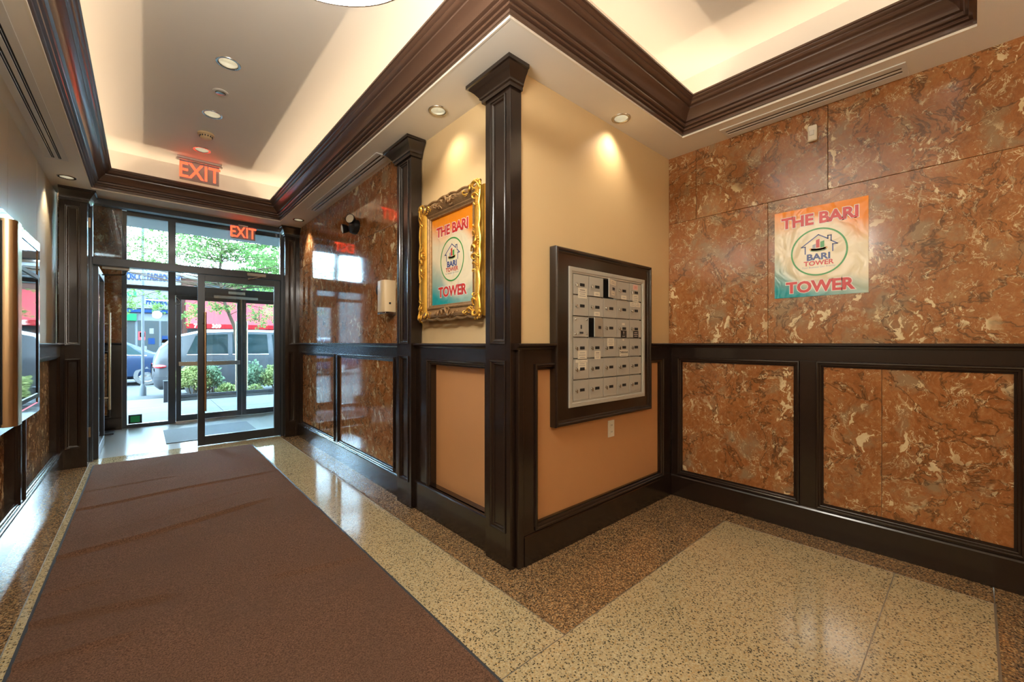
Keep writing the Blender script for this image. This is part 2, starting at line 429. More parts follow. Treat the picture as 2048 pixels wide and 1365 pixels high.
# ---- ceiling
ce = struct('ceiling')
CEIL_L = [(.42, 3.333, .058), (.416, 4.168, .058), (.417, 5.005, .058)]
mb = MB(); plate_holes(mb, -.45, 1.30, -.08, 5.66, ZC, CEIL_L); mb.build('tray_ceiling', 'tray_paint', ce)
MB().face([(1.30, -.08, ZC), (2.95, -.08, ZC), (2.95, 1.47, ZC), (1.30, 1.47, ZC)]).build('tray_ceiling', 'tray_paint', ce)
for i in range(6):
    (ax, ay), (bx, by) = TRAY[i], TRAY[(i + 1) % 6]
    MB().face([(ax, ay, ZS), (bx, by, ZS), (bx, by, ZC), (ax, ay, ZC)]).build('tray_side', 'tray_paint', ce)
SOFF = [((-.66, -.387, -3.0, 5.97), [(-.515, 5.343, .048)]), ((-.387, 1.235, 5.595, 5.97), []), ((1.235, 1.56, 1.40, 5.97), [(1.384, 2.256, .048), (1.371, 5.368, .048)]),
        ((1.56, 3.16, 1.40, 1.68), [(2.322, 1.537, .048)]), ((2.88, 3.16, -.015, 1.40), []), ((-.387, 3.16, -3.0, -.015), [])]
for r, h in SOFF:
    plate_holes(MB(), *r, ZS, h).build('soffit', 'soffit_paint', ce)
    # the slab above, so that no light leaks past the soffit
box('roof_slab', 'soffit_paint', ce, -.8, 3.3, -3.1, 6.0, 3.2, 3.3)
# corner bead along the soffit edge
def off_poly(poly, d):
    n = len(poly); out = []
    for i in range(n):
        (ax, ay), (bx, by), (cx, cy) = poly[i - 1], poly[i], poly[(i + 1) % n]
        def inn(x0, y0, x1, y1):
            L = math.hypot(x1 - x0, y1 - y0); return (-(y1 - y0) / L, (x1 - x0) / L)
        n1, n2 = inn(ax, ay, bx, by), inn(bx, by, cx, cy)
        out.append((bx + d * (n1[0] + n2[0]), by + d * (n1[1] + n2[1])))
    return out
cb = struct('trim_1')      # white bead below the crown
cr = struct('trim_2')      # the crown moulding round the tray
FRONT = [(.010, 2.674), (.022, 2.676), (.022, 2.689), (.016, 2.691), (.016, 2.697), (.033, 2.699), (.036, 2.704), (.035, 2.709), (.028, 2.711), (.028, 2.716), (.046, 2.718), (.051, 2.723), (.051, 2.730), (.045, 2.733), (.045, 2.738), (.062, 2.741),
         (.066, 2.750), (.073, 2.763), (.085, 2.777), (.099, 2.788), (.108, 2.794), (.109, 2.800), (.103, 2.803), (.103, 2.808), (.120, 2.810), (.127, 2.815), (.132, 2.823), (.131, 2.828), (.139, 2.831), (.145, 2.838), (.145, 2.844), (.153, 2.846), (.153, 2.856)]
BACK = [(.146, 2.856), (.146, 2.850), (.116, 2.819), (.085, 2.784), (.05, 2.745), (.02, 2.708), (.0, 2.705), (.0, 2.674)]
prof = FRONT + BACK
loops = [off_poly(TRAY, d) for d, z in prof]
for i in range(6):
    mb = MB(); j = (i + 1) % 6
    mb.loops([[(*loops[k][i], prof[k][1]) for k in range(len(prof))], [(*loops[k][j], prof[k][1]) for k in range(len(prof))]], True)
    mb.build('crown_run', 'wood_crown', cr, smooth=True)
    bl = [off_poly(TRAY, d) for d in (0, .009)]
    mb = MB(); mb.loops([[(*bl[0][i], ZS - .001), (*bl[1][i], ZS - .001), (*bl[1][i], 2.675), (*bl[0][i], 2.675)], [(*bl[0][j], ZS - .001), (*bl[1][j], ZS - .001), (*bl[1][j], 2.675), (*bl[0][j], 2.675)]], True)
    mb.build('corner_bead', 'bead_paint', cb)
    (ax, ay), (bx, by) = TRAY[i], TRAY[j]

# ---- walls
wr = struct('wall_right'); box('backing', 'soffit_paint', wr, 3.155, 3.25, -3.0, 1.75, 0, 2.75)
def slabs(par, mp, rects, th=.022, proud=0.0, mat='marble'):
    for (u0, u1, v0, v1) in rects:
        MB().box(u0 + .0012, u1 - .0012, v0 + .0012, v1 - .0012, proud - th, proud, mp).build('marble_slab', mat, par, .0012, seg=1)
slabs(wr, R_, [(1.411, 1.63, 2.14, 2.70), (.601, 1.411, 2.14, 2.70), (-.21, .601, 2.14, 2.70), (-1.02, -.21, 2.14, 2.70), (-1.9, -1.02, 2.14, 2.70), (-3, -1.9, 2.14, 2.70),
               (.927, 1.63, 1.15, 2.14), (-.30, .927, 1.15, 2.14), (-1.0, -.30, 1.15, 2.14), (-2.0, -1.0, 1.15, 2.14), (-3.0, -2.0, 1.15, 2.14)], mat='marble_satin')
wm = struct('wall_mailbox'); box('plaster', 'cream_wall', wm, 1.511, 3.16, 1.63, 1.72, 0, 2.75)
wc = struct('wall_corridor'); box('plaster', 'cream_wall', wc, 1.528, 1.62, 1.72, 2.85, 0, 2.75)
box('backing', 'soffit_paint', wc, 1.515, 1.62, 2.85, 6.1, 0, 2.75)
slabs(wc, MR, [(2.85, 4.133, 2.148, 2.70), (4.133, 5.80, 2.148, 2.70), (2.85, 4.133, 1.15, 2.148), (4.133, 5.80, 1.15, 2.148)])
wl = struct('wall_left'); box('plaster', 'cream_left', wl, -.75, -.645, -3.0, 5.95, 0, 2.75)
for y in (4.05, 5.0): box('panel_seam', 'cream_left', wl, -.6455, -.6443, y, y + .004, 1.19, ZS)
wb_ = struct('wall_back'); box('plaster', 'cream_wall', wb_, -.75, 3.25, -3.1, -3.0, 0, 2.75)

# ---- wainscot: cap, rail, stiles, panel mouldings, infill
MOULD = lambda t: [(0, t), (0, t + .007), (.003, t + .011), (.009, t + .012), (.013, t + .009), (.015, t + .004), (.020, t + .004), (.024, t + .001), (.027, max(.004, t - .008)), (.036, max(.003, t - .010)), (.036, .002)]
def wainscot(n, mp, u0, u1, t, panels, infill, side, cap0=None, cap1=None, base_p=.010, base_h=.165, gaps=(), mould=True):
    tr = struct('trim_%d' % n)
    bb = struct('baseboard_' + side)
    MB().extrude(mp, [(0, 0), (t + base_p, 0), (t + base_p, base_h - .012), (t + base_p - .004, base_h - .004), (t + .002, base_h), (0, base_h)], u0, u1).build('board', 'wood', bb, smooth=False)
    segs = [(u0, u1)]
    for ga, gb in gaps: segs = [s for a, b in segs for s in (((a, ga), (gb, b)) if a < ga < b else ((a, b),))]
    for a, b in segs:
        MB().box(a, b, 1.083, 1.168, 0, t, mp).build('rail', 'wood', tr, .0015)
        ca, cb2 = (cap0 if (cap0 is not None and a == u0) else a), (cap1 if (cap1 is not None and b == u1) else b)
        MB().extrude(mp, [(0, 1.160), (t + .004, 1.160), (t + .010, 1.166), (t + .012, 1.172), (t + .024, 1.176), (t + .030, 1.181), (t + .030, 1.189), (t + .026, 1.194), (0, 1.195)], ca, cb2).build('cap', 'wood', tr, smooth=True)
    MB().box(u0, u1, base_h, .172, 0, t, mp).build('rail', 'wood', tr)
    edges = [u0] + [x for p in panels for x in p] + [u1]
    for a, b in zip(edges[::2], edges[1::2]):
        if b - a > .004: MB().box(a, b, .172, 1.083, 0, t, mp).build('stile', 'wood', tr, .0012)
    for (a, b), im in zip(panels, infill):
        if mould: MB().sweep_rect(mp, a, b, .172, 1.083, MOULD(t)).build('panel_moulding', 'wood', tr, smooth=True)
        cuts = [a + .03] + ([im[1]] if isinstance(im, tuple) else []) + [b - .03]
        mt = im[0] if isinstance(im, tuple) else im
        for c0, c1 in zip(cuts, cuts[1:]):
            MB().box(c0 + .0008, c1 - .0008, .19, 1.065, -.004, .003, mp).build('panel', mt, tr)
    return tr
wainscot(3, R_, -3.0, 1.60, .018, [(-1.95, -1.05), (-1.0, -.245), (-.16, .657), (.742, 1.549)], ['marble_satin', 'marble_satin', ('marble_satin', .353), 'marble_satin'], 'right')
# mailbox wall: the big frame interrupts rail and cap
XM0, XM1, ZM0, ZM1 = 1.742, 2.780, .712, 1.752
tm = struct('trim_4'); bm_ = struct('baseboard_mailbox'); t = .030
MB().extrude(ML, [(0, 0), (t + .006, 0), (t + .006, .153), (t + .002, .162), (0, .165)], 1.511, 3.112).build('board', 'wood', bm_)
for a, b, c0, c1 in ((1.511, XM0 + .02, 1.452, XM0), (XM1 - .02, 3.112, XM1, 3.10)):
    MB().box(a, b, 1.083, 1.168, 0, t, ML).build('rail', 'wood', tm)
    MB().extrude(ML, [(0, 1.160), (t + .004, 1.160), (t + .010, 1.166), (t + .012, 1.172), (t + .022, 1.176), (t + .028, 1.181), (t + .028, 1.189), (t + .024, 1.194), (0, 1.195)], c0, c1).build('cap', 'wood', tm, smooth=True)
MB().box(1.511, 3.112, .165, .172, 0, t, ML).build('rail', 'wood', tm)
MB().box(1.511, 1.590, .172, 1.083, 0, t, ML).build('stile', 'wood', tm, .0012)
MB().box(2.985, 3.112, .172, 1.083, 0, t, ML).build('stile', 'wood', tm, .0012)
MB().box(1.466, 1.511, 0, 1.165, .0085, .034, ML).build('end_post', 'wood', tm, .007, seg=3)
MB().loops([[ML(*q, h) for q in ((XM0 + .012, 1.083 - d), (1.59 + d, 1.083 - d), (1.59 + d, .172 + d), (2.985 - d, .172 + d), (2.985 - d, 1.083 - d), (XM1 - .012, 1.083 - d))] for d, h in MOULD(t)], False).build('panel_moulding', 'wood', tm, smooth=True)
MB().box(1.62, 2.955, .19, 1.065, -.004, .003, ML).build('panel', 'tan_panel', tm)
wainscot(5, CR, 1.832, 2.701, .055, [(1.868, 2.545)], ['tan_panel'], 'corridor', base_p=.016, base_h=.205)
wainscot(6, MR, 2.922, 5.79, .012, [(3.055, 4.335), (4.43, 5.66)], ['marble', 'marble'], 'entrance')
wainscot(7, LF, -3.0, 5.70, .055, [(-1.6, -.35), (-.25, 1.05), (1.15, 2.45), (2.55, 3.98), (4.12, 5.58)], ['marble'] * 5, 'left', base_p=.014)

# ---- pilasters
def pilaster(label, mp, u0, u1, depth, panels, far=(1.0, 1.0), ztop=2.545, sides=(1, 1), sc=1.0):
    """mp(u, v, w) with w = 0 on the front face and negative behind it"""
    o = mp((u0 + u1) / 2, 0, -depth / 2)
    t_ = thing('pilaster', label, 'pilaster', o)
    MB().box(u0, u1, 0, 2.66, -depth, -.011, mp).build('shaft', 'wood', t_)
    pu0, pu1 = u0 + .038 * sc, u1 - .045 * sc
    MB().box(u0, pu0, 0, 2.56, -.0115, 0, mp).build('stile', 'wood', t_, .0015)
    MB().box(pu1, u1, 0, 2.56, -.0115, 0, mp).build('stile', 'wood', t_, .0015)
    zs = [0] + [z for p in panels for z in p] + [2.56]
    for a, b in zip(zs[::2], zs[1::2]): MB().box(pu0, pu1, a, b, -.0115, -.0002, mp).build('rail', 'wood', t_)
    for a, b in panels:
        MB().sweep_rect(mp, pu0, pu1, a, b, [(-.002, -.001), (-.002, .005), (.001, .008), (.006, .007), (.009, .001), (.013, .0005), (.019, -.004), (.022, -.009), (.026, -.0105)]).build('panel_moulding', 'wood', t_, smooth=True)
    PR = [(0, ztop), (.012, ztop), (.013, ztop + .018), (.020, ztop + .024), (.021, ztop + .034), (.026, ztop + .044), (.040, ztop + .070), (.052, ztop + .086), (.055, ztop + .094), (.064, ztop + .097), (.064, ztop + .117)]
    MB().loops([[mp(u0 - d * far[0] * sides[0], z, -depth), mp(u0 - d * far[0] * sides[0], z, d), mp(u1 + d * far[1] * sides[1], z, d), mp(u1 + d * far[1] * sides[1], z, -depth)] for d, z in PR], True, False, True).build('capital', 'wood', t_, smooth=True)
    return t_
PX = lambda u, v, w: (1.432 - w, u, v)
PY = lambda yf: (lambda u, v, w: (u, yf - w, v))
pilaster('dark panelled wood pilaster at the outer corner beside the mailbox wall', PX, 1.622, 1.832, .079, [(.185, 1.100), (1.192, 2.525)], (1.0, 1.6))
# capital return on the mailbox side of the corner pilaster
pilaster('dark wood pilaster between the gold framed print and the corridor marble', PX, 2.701, 2.922, .083, [(.185, 1.100), (1.192, 2.525)], (1.0, 1.7))
pilaster('dark wood pilaster left of the entrance door beside the cream wall', PY(5.70), -.600, -.414, .22, [(.19, 1.04), (1.175, 2.50)], (0, 1), sides=(0, 1))
pilaster('dark wood pilaster right of the entrance door beside the corridor marble', PY(5.79), 1.325, 1.49, .13, [(.19, 1.08), (1.175, 2.50)], (1, 0), sides=(.9, 0))

# ---- entrance: inner door with transom
d1 = struct('door_1', (.45, 5.95, 0))
YA, YB_ = 5.925, 5.995
box('jamb', 'frame_metal', d1, -.414, -.392, YA - .02, YB_, 0, 2.66, .002)
box('jamb', 'frame_metal', d1, 1.300, 1.340, YA - .02, YB_, 0, 2.66, .002)
box('head', 'frame_metal', d1, -.392, 1.300, YA - .03, YB_, 2.605, 2.663, .002)
box('transom_bar', 'frame_metal', d1, -.392, 1.300, YA - .02, YB_, 1.990, 2.068, .002)
box('glazing_bead', 'polished', d1, 1.293, 1.300, YA - .004, YA + .02, 2.068, 2.605)
box('glass', 'glass', d1, -.392, 1.300, 5.955, 5.962, 2.068, 2.605)
def leaf(par, mp, u0, u1, z0, z1, st=.066, top=.075, bot=.105, th=.044, hu=None, hz=(.41, 1.548), hside=1, dbl=True):
    L = box('leaf_stile', 'frame_metal', par, u0, u0 + st, z0, z1, -th / 2, th / 2, .002, mp)
    L.name = 'door_leaf'
    box('stile', 'frame_metal', L, u1 - st, u1, z0, z1, -th / 2, th / 2, .002, mp)
    box('rail', 'frame_metal', L, u0 + st, u1 - st, z0, z0 + bot, -th / 2, th / 2, .002, mp)
    box('rail', 'frame_metal', L, u0 + st, u1 - st, z1 - top, z1, -th / 2, th / 2, .002, mp)
    box('glass', 'glass', L, u0 + st, u1 - st, z0 + bot, z1 - top, -.004, .004, 0, mp)
    for s in ((1, -1) if dbl else (hside,)):
        w = s * (th / 2 + .045)
        m = MB().tube([mp(hu, hz[0], w), mp(hu, hz[1], w)], .0135, 14)
        for z in (hz[0] + .14, hz[1] - .13): m.tube([mp(hu - .012, z, s * th / 2), mp(hu, z, w)], .009, 10)
        m.build('handle', 'brushed' if s == hside else 'steel', L, smooth=True)
    return L
RLm = lambda u, v, w: (u, 5.955 - w, v)
leaf(d1, RLm, .456, 1.298, .008, 1.986, hu=.520)
LLm = lambda u, v, w: (-.376 + w, u, v)
leaf(d1, LLm, 5.985, 6.825, .008, 1.986, hu=6.760)
for z in (.30, 2.40): box('hinge', 'brushed', d1, -.4155, -.405, 5.895, 5.905, z - .05, z + .05, .002)
m = MB().box(.93, 1.13, 5.875, 5.906, 2.012, 2.048); m.build('closer_body', 'grey_metal', d1, .004)
m = MB().tube([(1.08, 5.885, 2.01), (1.00, 5.88, 1.985), (.945, 5.905, 1.972)], .008, 8); m.build('closer_arm', 'steel', d1, smooth=True)
m = MB().box(-.33, -.12, 6.0, 6.03, 1.965, 2.0); m.build('closer_body', 'grey_metal', d1, .004)
m = MB().tube([(-.14, 6.02, 1.96), (-.16, 6.10, 1.93), (-.34, 6.25, 1.93)], .008, 8); m.build('closer_arm', 'steel', d1, smooth=True)

# ---- vestibule
wv = struct('wall_vestibule')
box('backing', 'soffit_paint', wv, -.75, -.64, 5.96, 8.05, 0, 3.1)
box('backing', 'soffit_paint', wv, -.75, -.235, 7.875, 8.05, 0, 3.1)
VR = lambda u, v, w: (u, 7.85 - w, v)
slabs(wv, VR, [(-.64, -.236, 1.15, 2.02), (-.64, -.236, 2.02, 3.06)])
slabs(wv, lambda u, v, w: (-.62 + w, u, v), [(6.0, 7.85, 0, 2.14), (6.0, 7.85, 2.14, 3.06)])
box('backing', 'soffit_paint', wv, 1.95, 2.05, 5.96, 8.05, 0, 3.1)
box('backing', 'soffit_paint', wv, 1.49, 2.05, 5.97, 6.06, 0, 3.1)
slabs(wv, lambda u, v, w: (1.93 - w, u, v), [(6.06, 7.9, 0, 3.06)])
wainscot(8, VR, -.62, -.236, .02, [(-.60, -.345)], ['marble'], 'vestibule')
cv = struct('ceiling_vestibule'); box('slab', 'soffit_paint', cv, -.75, 2.05, 5.97, 8.02, 3.06, 3.2)
box('lintel', 'soffit_paint', cv, -.75, 2.05, 5.97, 6.05, 2.68, 3.06)
d2 = struct('door_2', (.9, 7.93, 0)); ya, yb = 7.91, 7.985
box('jamb', 'frame_metal', d2, -.243, -.187, ya, yb, 0, 3.04, .002)
box('mullion', 'frame_metal', d2, .258, .345, ya, yb, 0, 3.04, .002)
box('jamb', 'frame_metal', d2, 1.89, 1.95, ya, yb, 0, 3.04, .002)
box('head', 'frame_metal', d2, -.187, 1.89, ya, yb, 2.985, 3.06, .002)
box('sill', 'frame_metal', d2, -.187, .258, ya, yb, 0, .042, .002)
box('rail', 'frame_metal', d2, -.187, .258, ya, yb, 1.965, 2.018, .002)
box('header', 'frame_metal', d2, .345, 1.89, ya, yb, 1.905, 2.052, .002)
box('threshold', 'steel', d2, .345, 1.89, ya + .01, yb, 0, .02, .002)
for a in ((-.187, .258, .042, 1.965), (-.187, .258, 2.018, 2.985), (.345, 1.89, 2.052, 2.985)):
    box('glass', 'glass', d2, a[0], a[1], 7.945, 7.952, a[2], a[3])
OD = lambda u, v, w: (u, 7.945 - w, v)
leaf(d2, OD, .349, 1.177, .022, 1.903, st=.060, top=.06, bot=.085, hu=1.118, hz=(.42, 1.545), dbl=False, hside=-1)
leaf(d2, OD, 1.181, 1.888, .022, 1.903, st=.060, top=.06, bot=.085, hu=1.26, hz=(.42, 1.545), dbl=False, hside=-1)
box('panic_bar', 'steel', d2, .375, 1.150, 7.85, 7.885, .845, .912, .006)
box('panic_mount', 'steel', d2, .37, .40, 7.885, 7.922, .85, .905, .003); box('panic_mount', 'steel', d2, 1.12, 1.15, 7.885, 7.922, .85, .905, .003)
box('closer_body', 'nickel', d2, .80, 1.40, 7.87, 7.91, 1.89, 1.935, .004); box('closer_body', 'nickel', d2, .99, 1.22, 7.875, 7.91, 1.965, 2.01, .004)
box('contact', 'nickel', d2, .60, .70, 7.89, 7.91, 1.98, 2.02, .003)

# ================================================================== INTERIOR THINGS
# ---- carpet runner with creases
nx, ny = 40, 900; X0, X1, Y0, Y1 = -.376, .943, -1.2, 5.665
CREASE = [((-.378, 4.261), (.839, 4.343), .005), ((-.356, 3.36), (.60, 3.555), .008), ((-.372, 4.726), (.174, 4.741), .003), ((-.36, 2.662), (.062, 2.521), .007), ((-.354, 2.37), (-.05, 2.295), .006), ((.50, 2.397), (.90, 2.28), .005), ((-.072, 3.677), (.61, 3.902), .003), ((-.363, 2.917), (-.15, 2.90), .004)]
random.seed(3)
def rug_z(x, y):
    z = .0075
    for (ax, ay), (bx, by), h in CREASE:
        t_ = (x - ax) / (bx - ax); yl = ay + (by - ay) * t_ + .015 * math.sin(6 * x + ay * 3)
        fade = max(0, min(1, (t_ + .2) / .25)) * max(0, min(1, (1.2 - t_) / .25))
        d = (y - yl) / .017; h *= 1.9; z += h * fade * math.exp(-d * d) - h * .4 * fade * math.exp(-((y - yl + .04) / .03) ** 2)
    return max(.003, z + .0010 * math.sin(9 * y + 3 * x) * math.sin(4 * y - 2 * x))
rug = thing('carpet_runner', 'long brown carpet runner creased across its pile on the corridor floor', 'carpet', ((X0 + X1) / 2, (Y0 + Y1) / 2, 0))
mb = MB()
for j in range(ny + 1):
    for i in range(nx + 1):
        x = X0 + .012 + (X1 - X0 - .024) * i / nx; y = Y0 + (Y1 - Y0) * j / ny + (x - .28) * -.045 * (j / ny)
        mb.v.append((x, y, rug_z(x, y)))
for j in range(ny):
    for i in range(nx):
        a = j * (nx + 1) + i; mb.f.append((a, a + 1, a + nx + 2, a + nx + 1))
mb.build('pile', 'carpet', rug, smooth=True)
for xa, xb in ((X0, X0 + .014), (X1 - .014, X1)):
    MB().loops([[(xa, Y0, .0005), (xb, Y0, .0005), (xb, Y0, .006), (xa, Y0, .003)], [(xa, Y1 - (xa - .28) * .045, .0005), (xb, Y1 - (xb - .28) * .045, .0005), (xb, Y1 - (xb - .28) * .045, .006), (xa, Y1 - (xa - .28) * .045, .003)]], True, True, True).build('rubber_edge', 'rubber', rug)
tag(box('door_mat', 'mat_grey', None, .19, 1.15, 6.34, 7.33, .0005, .008, .003), 'thin grey entrance mat on the vestibule floor', 'mat')
tag(box('floor_mat', 'rubber', None, -.45, -.30, 7.45, 7.72, .0005, .02, .004), 'small dark rubber mat at the foot of the vestibule marble', 'mat')

# ---- recessed lamps
def downlight(cx, cy, z, r, label, energy, col=SOFT, lamp='lamp_warm', tilt=(0, 0), group='recessed downlights', spot=1.5, blend=.6):
    t_ = thing('downlight', label, 'downlight', (cx, cy, z), group)
    MB().lathe((cx, cy, z), (0, 0, -1), [(r - .004, -.004), (r - .004, .002), (r + .001, .005), (r + .012, .004), (r + .014, .0), (r + .012, -.0005)], 36).build('trim_ring', 'nickel', t_, smooth=True)
    MB().lathe((cx, cy, z), (0, 0, 1), [(r - .003, -.001), (r - .005, .010), (r - .015, .040), (r * .52, .072)], 36).build('reflector', 'reflector', t_, smooth=True)
    MB().lathe((cx, cy, z + .066), (0, 0, 1), [(r * .52, .004), (r * .50, .008)], 28, True, True).build('lamp', lamp, t_)
    d = bpy.data.lights.new('downlight_beam', 'SPOT'); d.energy = energy; d.color = col; d.spot_size = spot; d.spot_blend = blend; d.shadow_soft_size = .03
    o = bpy.data.objects.new('downlight_beam', d); C.objects.link(o); o.location = (cx, cy, z - .012); o.rotation_euler = (tilt[0], tilt[1], 0)
    return t_
downlight(1.384, 2.256, ZS, .048, 'round recessed downlight in the soffit above the gold framed print', 5, spot=2.0, blend=1.0)
downlight(2.322, 1.537, ZS, .048, 'round recessed downlight in the soffit above the mailboxes', 5, spot=2.0, blend=1.0)
downlight(-.515, 5.343, ZS, .048, 'round recessed downlight in the left soffit near the entrance pilaster', 9, lamp='lamp_cool')
downlight(1.371, 5.368, ZS, .048, 'round recessed downlight in the right soffit near the entrance door', 9)
for (x, y, r), lb in zip(CEIL_L, ('largest and nearest of the three downlights along the corridor ceiling', 'middle one of the three recessed downlights along the corridor ceiling', 'farthest corridor ceiling downlight, just above the hanging exit sign')):
    downlight(x, y, ZC, r, lb, 9)
# unseen fill lamps added behind the camera to lift the soffits and walls
for (x, y) in ((.3, -1.7), (2.1, -1.3)):
    MB().ell((x, y, 2.1), (.115, .115, .115), 24, 14).build('globe', 'globe_glow', ce, smooth=True)
    MB().tube([(x, y, 2.22), (x, y, ZS)], .004, 6).build('globe_stem', 'nickel', ce)
    d = bpy.data.lights.new('globe_light', 'POINT'); d.energy = FILL_W; d.color = (1.0, .82, .58); d.shadow_soft_size = .12
    o = bpy.data.objects.new('globe_light', d); C.objects.link(o); o.location = (x, y, 2.1)
# ring pendant
rg = thing('ring_pendant', 'large white glowing ring lamp hanging at the top edge of the corridor', 'pendant lamp', (.327, 1.163, 2.35))
cx, cy, rr, zr = .327, 1.163, .315, 2.35
ang = [2 * PI * k / 72 for k in range(72)]
MB().loops([[(cx + (rr + d) * math.cos(a), cy + (rr + d) * math.sin(a), zr + h) for a in ang] for d, h in [(.006, -.002), (.014, .0), (.018, .006), (.018, .050), (.014, .054), (.004, .054)]]).build('housing', 'white_trim', rg, smooth=True)
MB().loops([[(cx + (rr + d) * math.cos(a), cy + (rr + d) * math.sin(a), zr + h) for a in ang] for d, h in [(.006, -.002), (.0, .002), (-.003, .01), (-.003, .046), (.004, .054)]]).build('diffuser', 'ring_glow', rg, smooth=True)
for k in range(3):
    a = 2 * PI * k / 3 + .5; MB().tube([(cx + (rr + .009) * math.cos(a), cy + (rr + .009) * math.sin(a), zr + .054), (cx, cy, ZC - .03)], .0012, 6).build('cable', 'nickel', rg)
MB().lathe((cx, cy, ZC - .03), (0, 0, 1), [(.055, 0), (.06, .005), (.06, .03)], 28, True).build('ceiling_rose', 'white_trim', rg, smooth=True)

# sprinkler cover, smoke detector
sp = thing('sprinkler_cover', 'small flat white disc on the corridor ceiling between two downlights', 'sprinkler cover', (.424, 3.754, ZC))
MB().lathe((.424, 3.754, ZC), (0, 0, -1), [(.048, 0), (.048, .004), (.044, .007)], 32, False, True).build('flange', 'white_trim', sp, smooth=True)
MB().lathe((.424, 3.754, ZC - .007), (0, 0, -1), [(.034, 0), (.034, .004), (.031, .006)], 32, False, True).build('cover_plate', 'nickel', sp, smooth=True)
sd = thing('smoke_detector', 'beige domed smoke detector on the corridor ceiling', 'smoke detector', (.412, 4.597, ZC))
MB().lathe((.412, 4.597, ZC), (0, 0, -1), [(.062, 0), (.062, .012), (.056, .016)], 32, False, True).build('base', 'ivory', sd, smooth=True)
MB().lathe((.412, 4.597, ZC - .016), (0, 0, -1), [(.048, 0), (.044, .020), (.034, .030), (.014, .034)], 32, False, True).build('dome', 'ivory', sd, smooth=True)
for k in range(14):
    a = 2 * PI * k / 14; x, y = .412 + .046 * math.cos(a), 4.597 + .046 * math.sin(a)
    MB().box(x - .004, x + .004, y - .004, y + .004, ZC - .034, ZC - .022).build('vent_slot', 'dark_slot', sd)

# ---- linear diffusers in the soffit
def diffuser(label, x0, x1, y0, y1, slots):
    t_ = thing('air_diffuser', label, 'air vent', ((x0 + x1) / 2, (y0 + y1) / 2, ZS), 'linear air diffusers')
    z1 = ZS - .0005; z0 = z1 - .006; e = [x0] + [v for s in slots for v in s] + [x1]
    for a, b in zip(e[::2], e[1::2]): box('bar', 'white_trim', t_, a, b, y0, y1, z0, z1, .001)
    for a, b in slots:
        box('slot', 'dark_slot', t_, a, b, y0 + .02, y1 - .02, z0 + .004, z1)
        box('vane', 'nickel', t_, (a + b) / 2 - .0015, (a + b) / 2 + .0015, y0 + .02, y1 - .02, z0 + .001, z0 + .004)
    for ya, yb in ((y0, y0 + .02), (y1 - .02, y1)):
        for a, b in slots: box('end_cap', 'white_trim', t_, a, b, ya, yb, z0, z1)
diffuser('long two-slot air vent in the left soffit of the corridor', -.585, -.455, 1.9, 4.86, [(-.548, -.530), (-.510, -.492)])
diffuser('two-slot air vent in the soffit above the corridor marble wall', 1.330, 1.450, 3.06, 4.88, [(1.366, 1.382), (1.396, 1.412)])
diffuser('two-slot air vent in the soffit above the right marble wall', 2.955, 3.115, .24, 1.17, [(3.000, 3.020), (3.036, 3.056)])

# ---- exit signs
def exit_sign(label, xc, y, ztop, w, h, rail=None):
    t_ = thing('exit_sign', label, 'exit sign', (xc, y, ztop))
    box('plate', 'acrylic', t_, xc - w / 2, xc + w / 2, y - .004, y + .004, ztop - h, ztop, .001)
    mp = lambda a, b, o_: (xc + a, y - .0045 - o_, ztop - h * .52 + b)
    text('letters', 'EXIT', mp, h * 1.12, 'exit_red', t_, sx=.80 * w / .325 / (h / .19), bold=h * .012)
    if rail: box('rail', 'nickel', t_, xc - w / 2 - .03, xc + w / 2 + .03, y - .02, y + .02, ztop, ztop + .014, .003); box('ceiling_plate', 'white_trim', t_, xc - w / 2 - .02, xc + w / 2 + .02, y - .03, y + .03, ztop + .014, ZC, .003)
    else: box('clip', 'nickel', t_, xc - .05, xc + .05, y - .01, y + .01, ztop - .004, ZS - .05, .002)
    return t_
exit_sign('glowing red exit sign hanging from the corridor ceiling', .425, 5.32, 3.043, .325, .195, True)
exit_sign('small red exit sign in front of the glass transom over the door', .887, 5.875, 2.602, .252, .160)
# ---- mailboxes
tf = struct('trim_9')
MB().sweep_rect(ML, XM0, XM1, ZM0, ZM1, [(0, .001), (0, .046), (.003, .052), (.008, .055), (.016, .054), (.021, .048), (.024, .043), (.030, .041), (.034, .036), (.100, .034), (.126, .034), (.126, .001)]).build('mailbox_surround', 'wood', tf, smooth=True)
mc = thing('mailbox_cabinet', 'grey metal bank of thirty small locked mailboxes in a dark wood surround', 'mailboxes', (2.28, 1.6, .82))
GX0, GX1, GZ0, GZ1 = 1.905, 2.656, .846, 1.614; PX_, PZ_ = (GX1 - GX0) / 5, (GZ1 - GZ0) / 6
MB().sweep_rect(ML, 1.867, 2.701, .812, 1.651, [(0, .034), (0, .040), (.002, .042), (.024, .042), (.027, .038), (.036, .037), (.0385, .030), (.0385, .012)]).build('steel_frame', 'grey_metal', mc, smooth=True)
MB().box(1.89, 2.68, .83, 1.635, .006, .012, ML).build('back_panel', 'dark_slot', mc)
for r in range(1, 6): MB().box(GX0, GX1, GZ1 - r * PZ_ - .003, GZ1 - r * PZ_ + .003, .012, .026, ML).build('shelf', 'grey_metal', mc)
for c_ in range(1, 5): MB().box(GX0 + c_ * PX_ - .0012, GX0 + c_ * PX_ + .0012, GZ0, GZ1, .012, .034, ML).build('divider', 'grey_metal', mc)
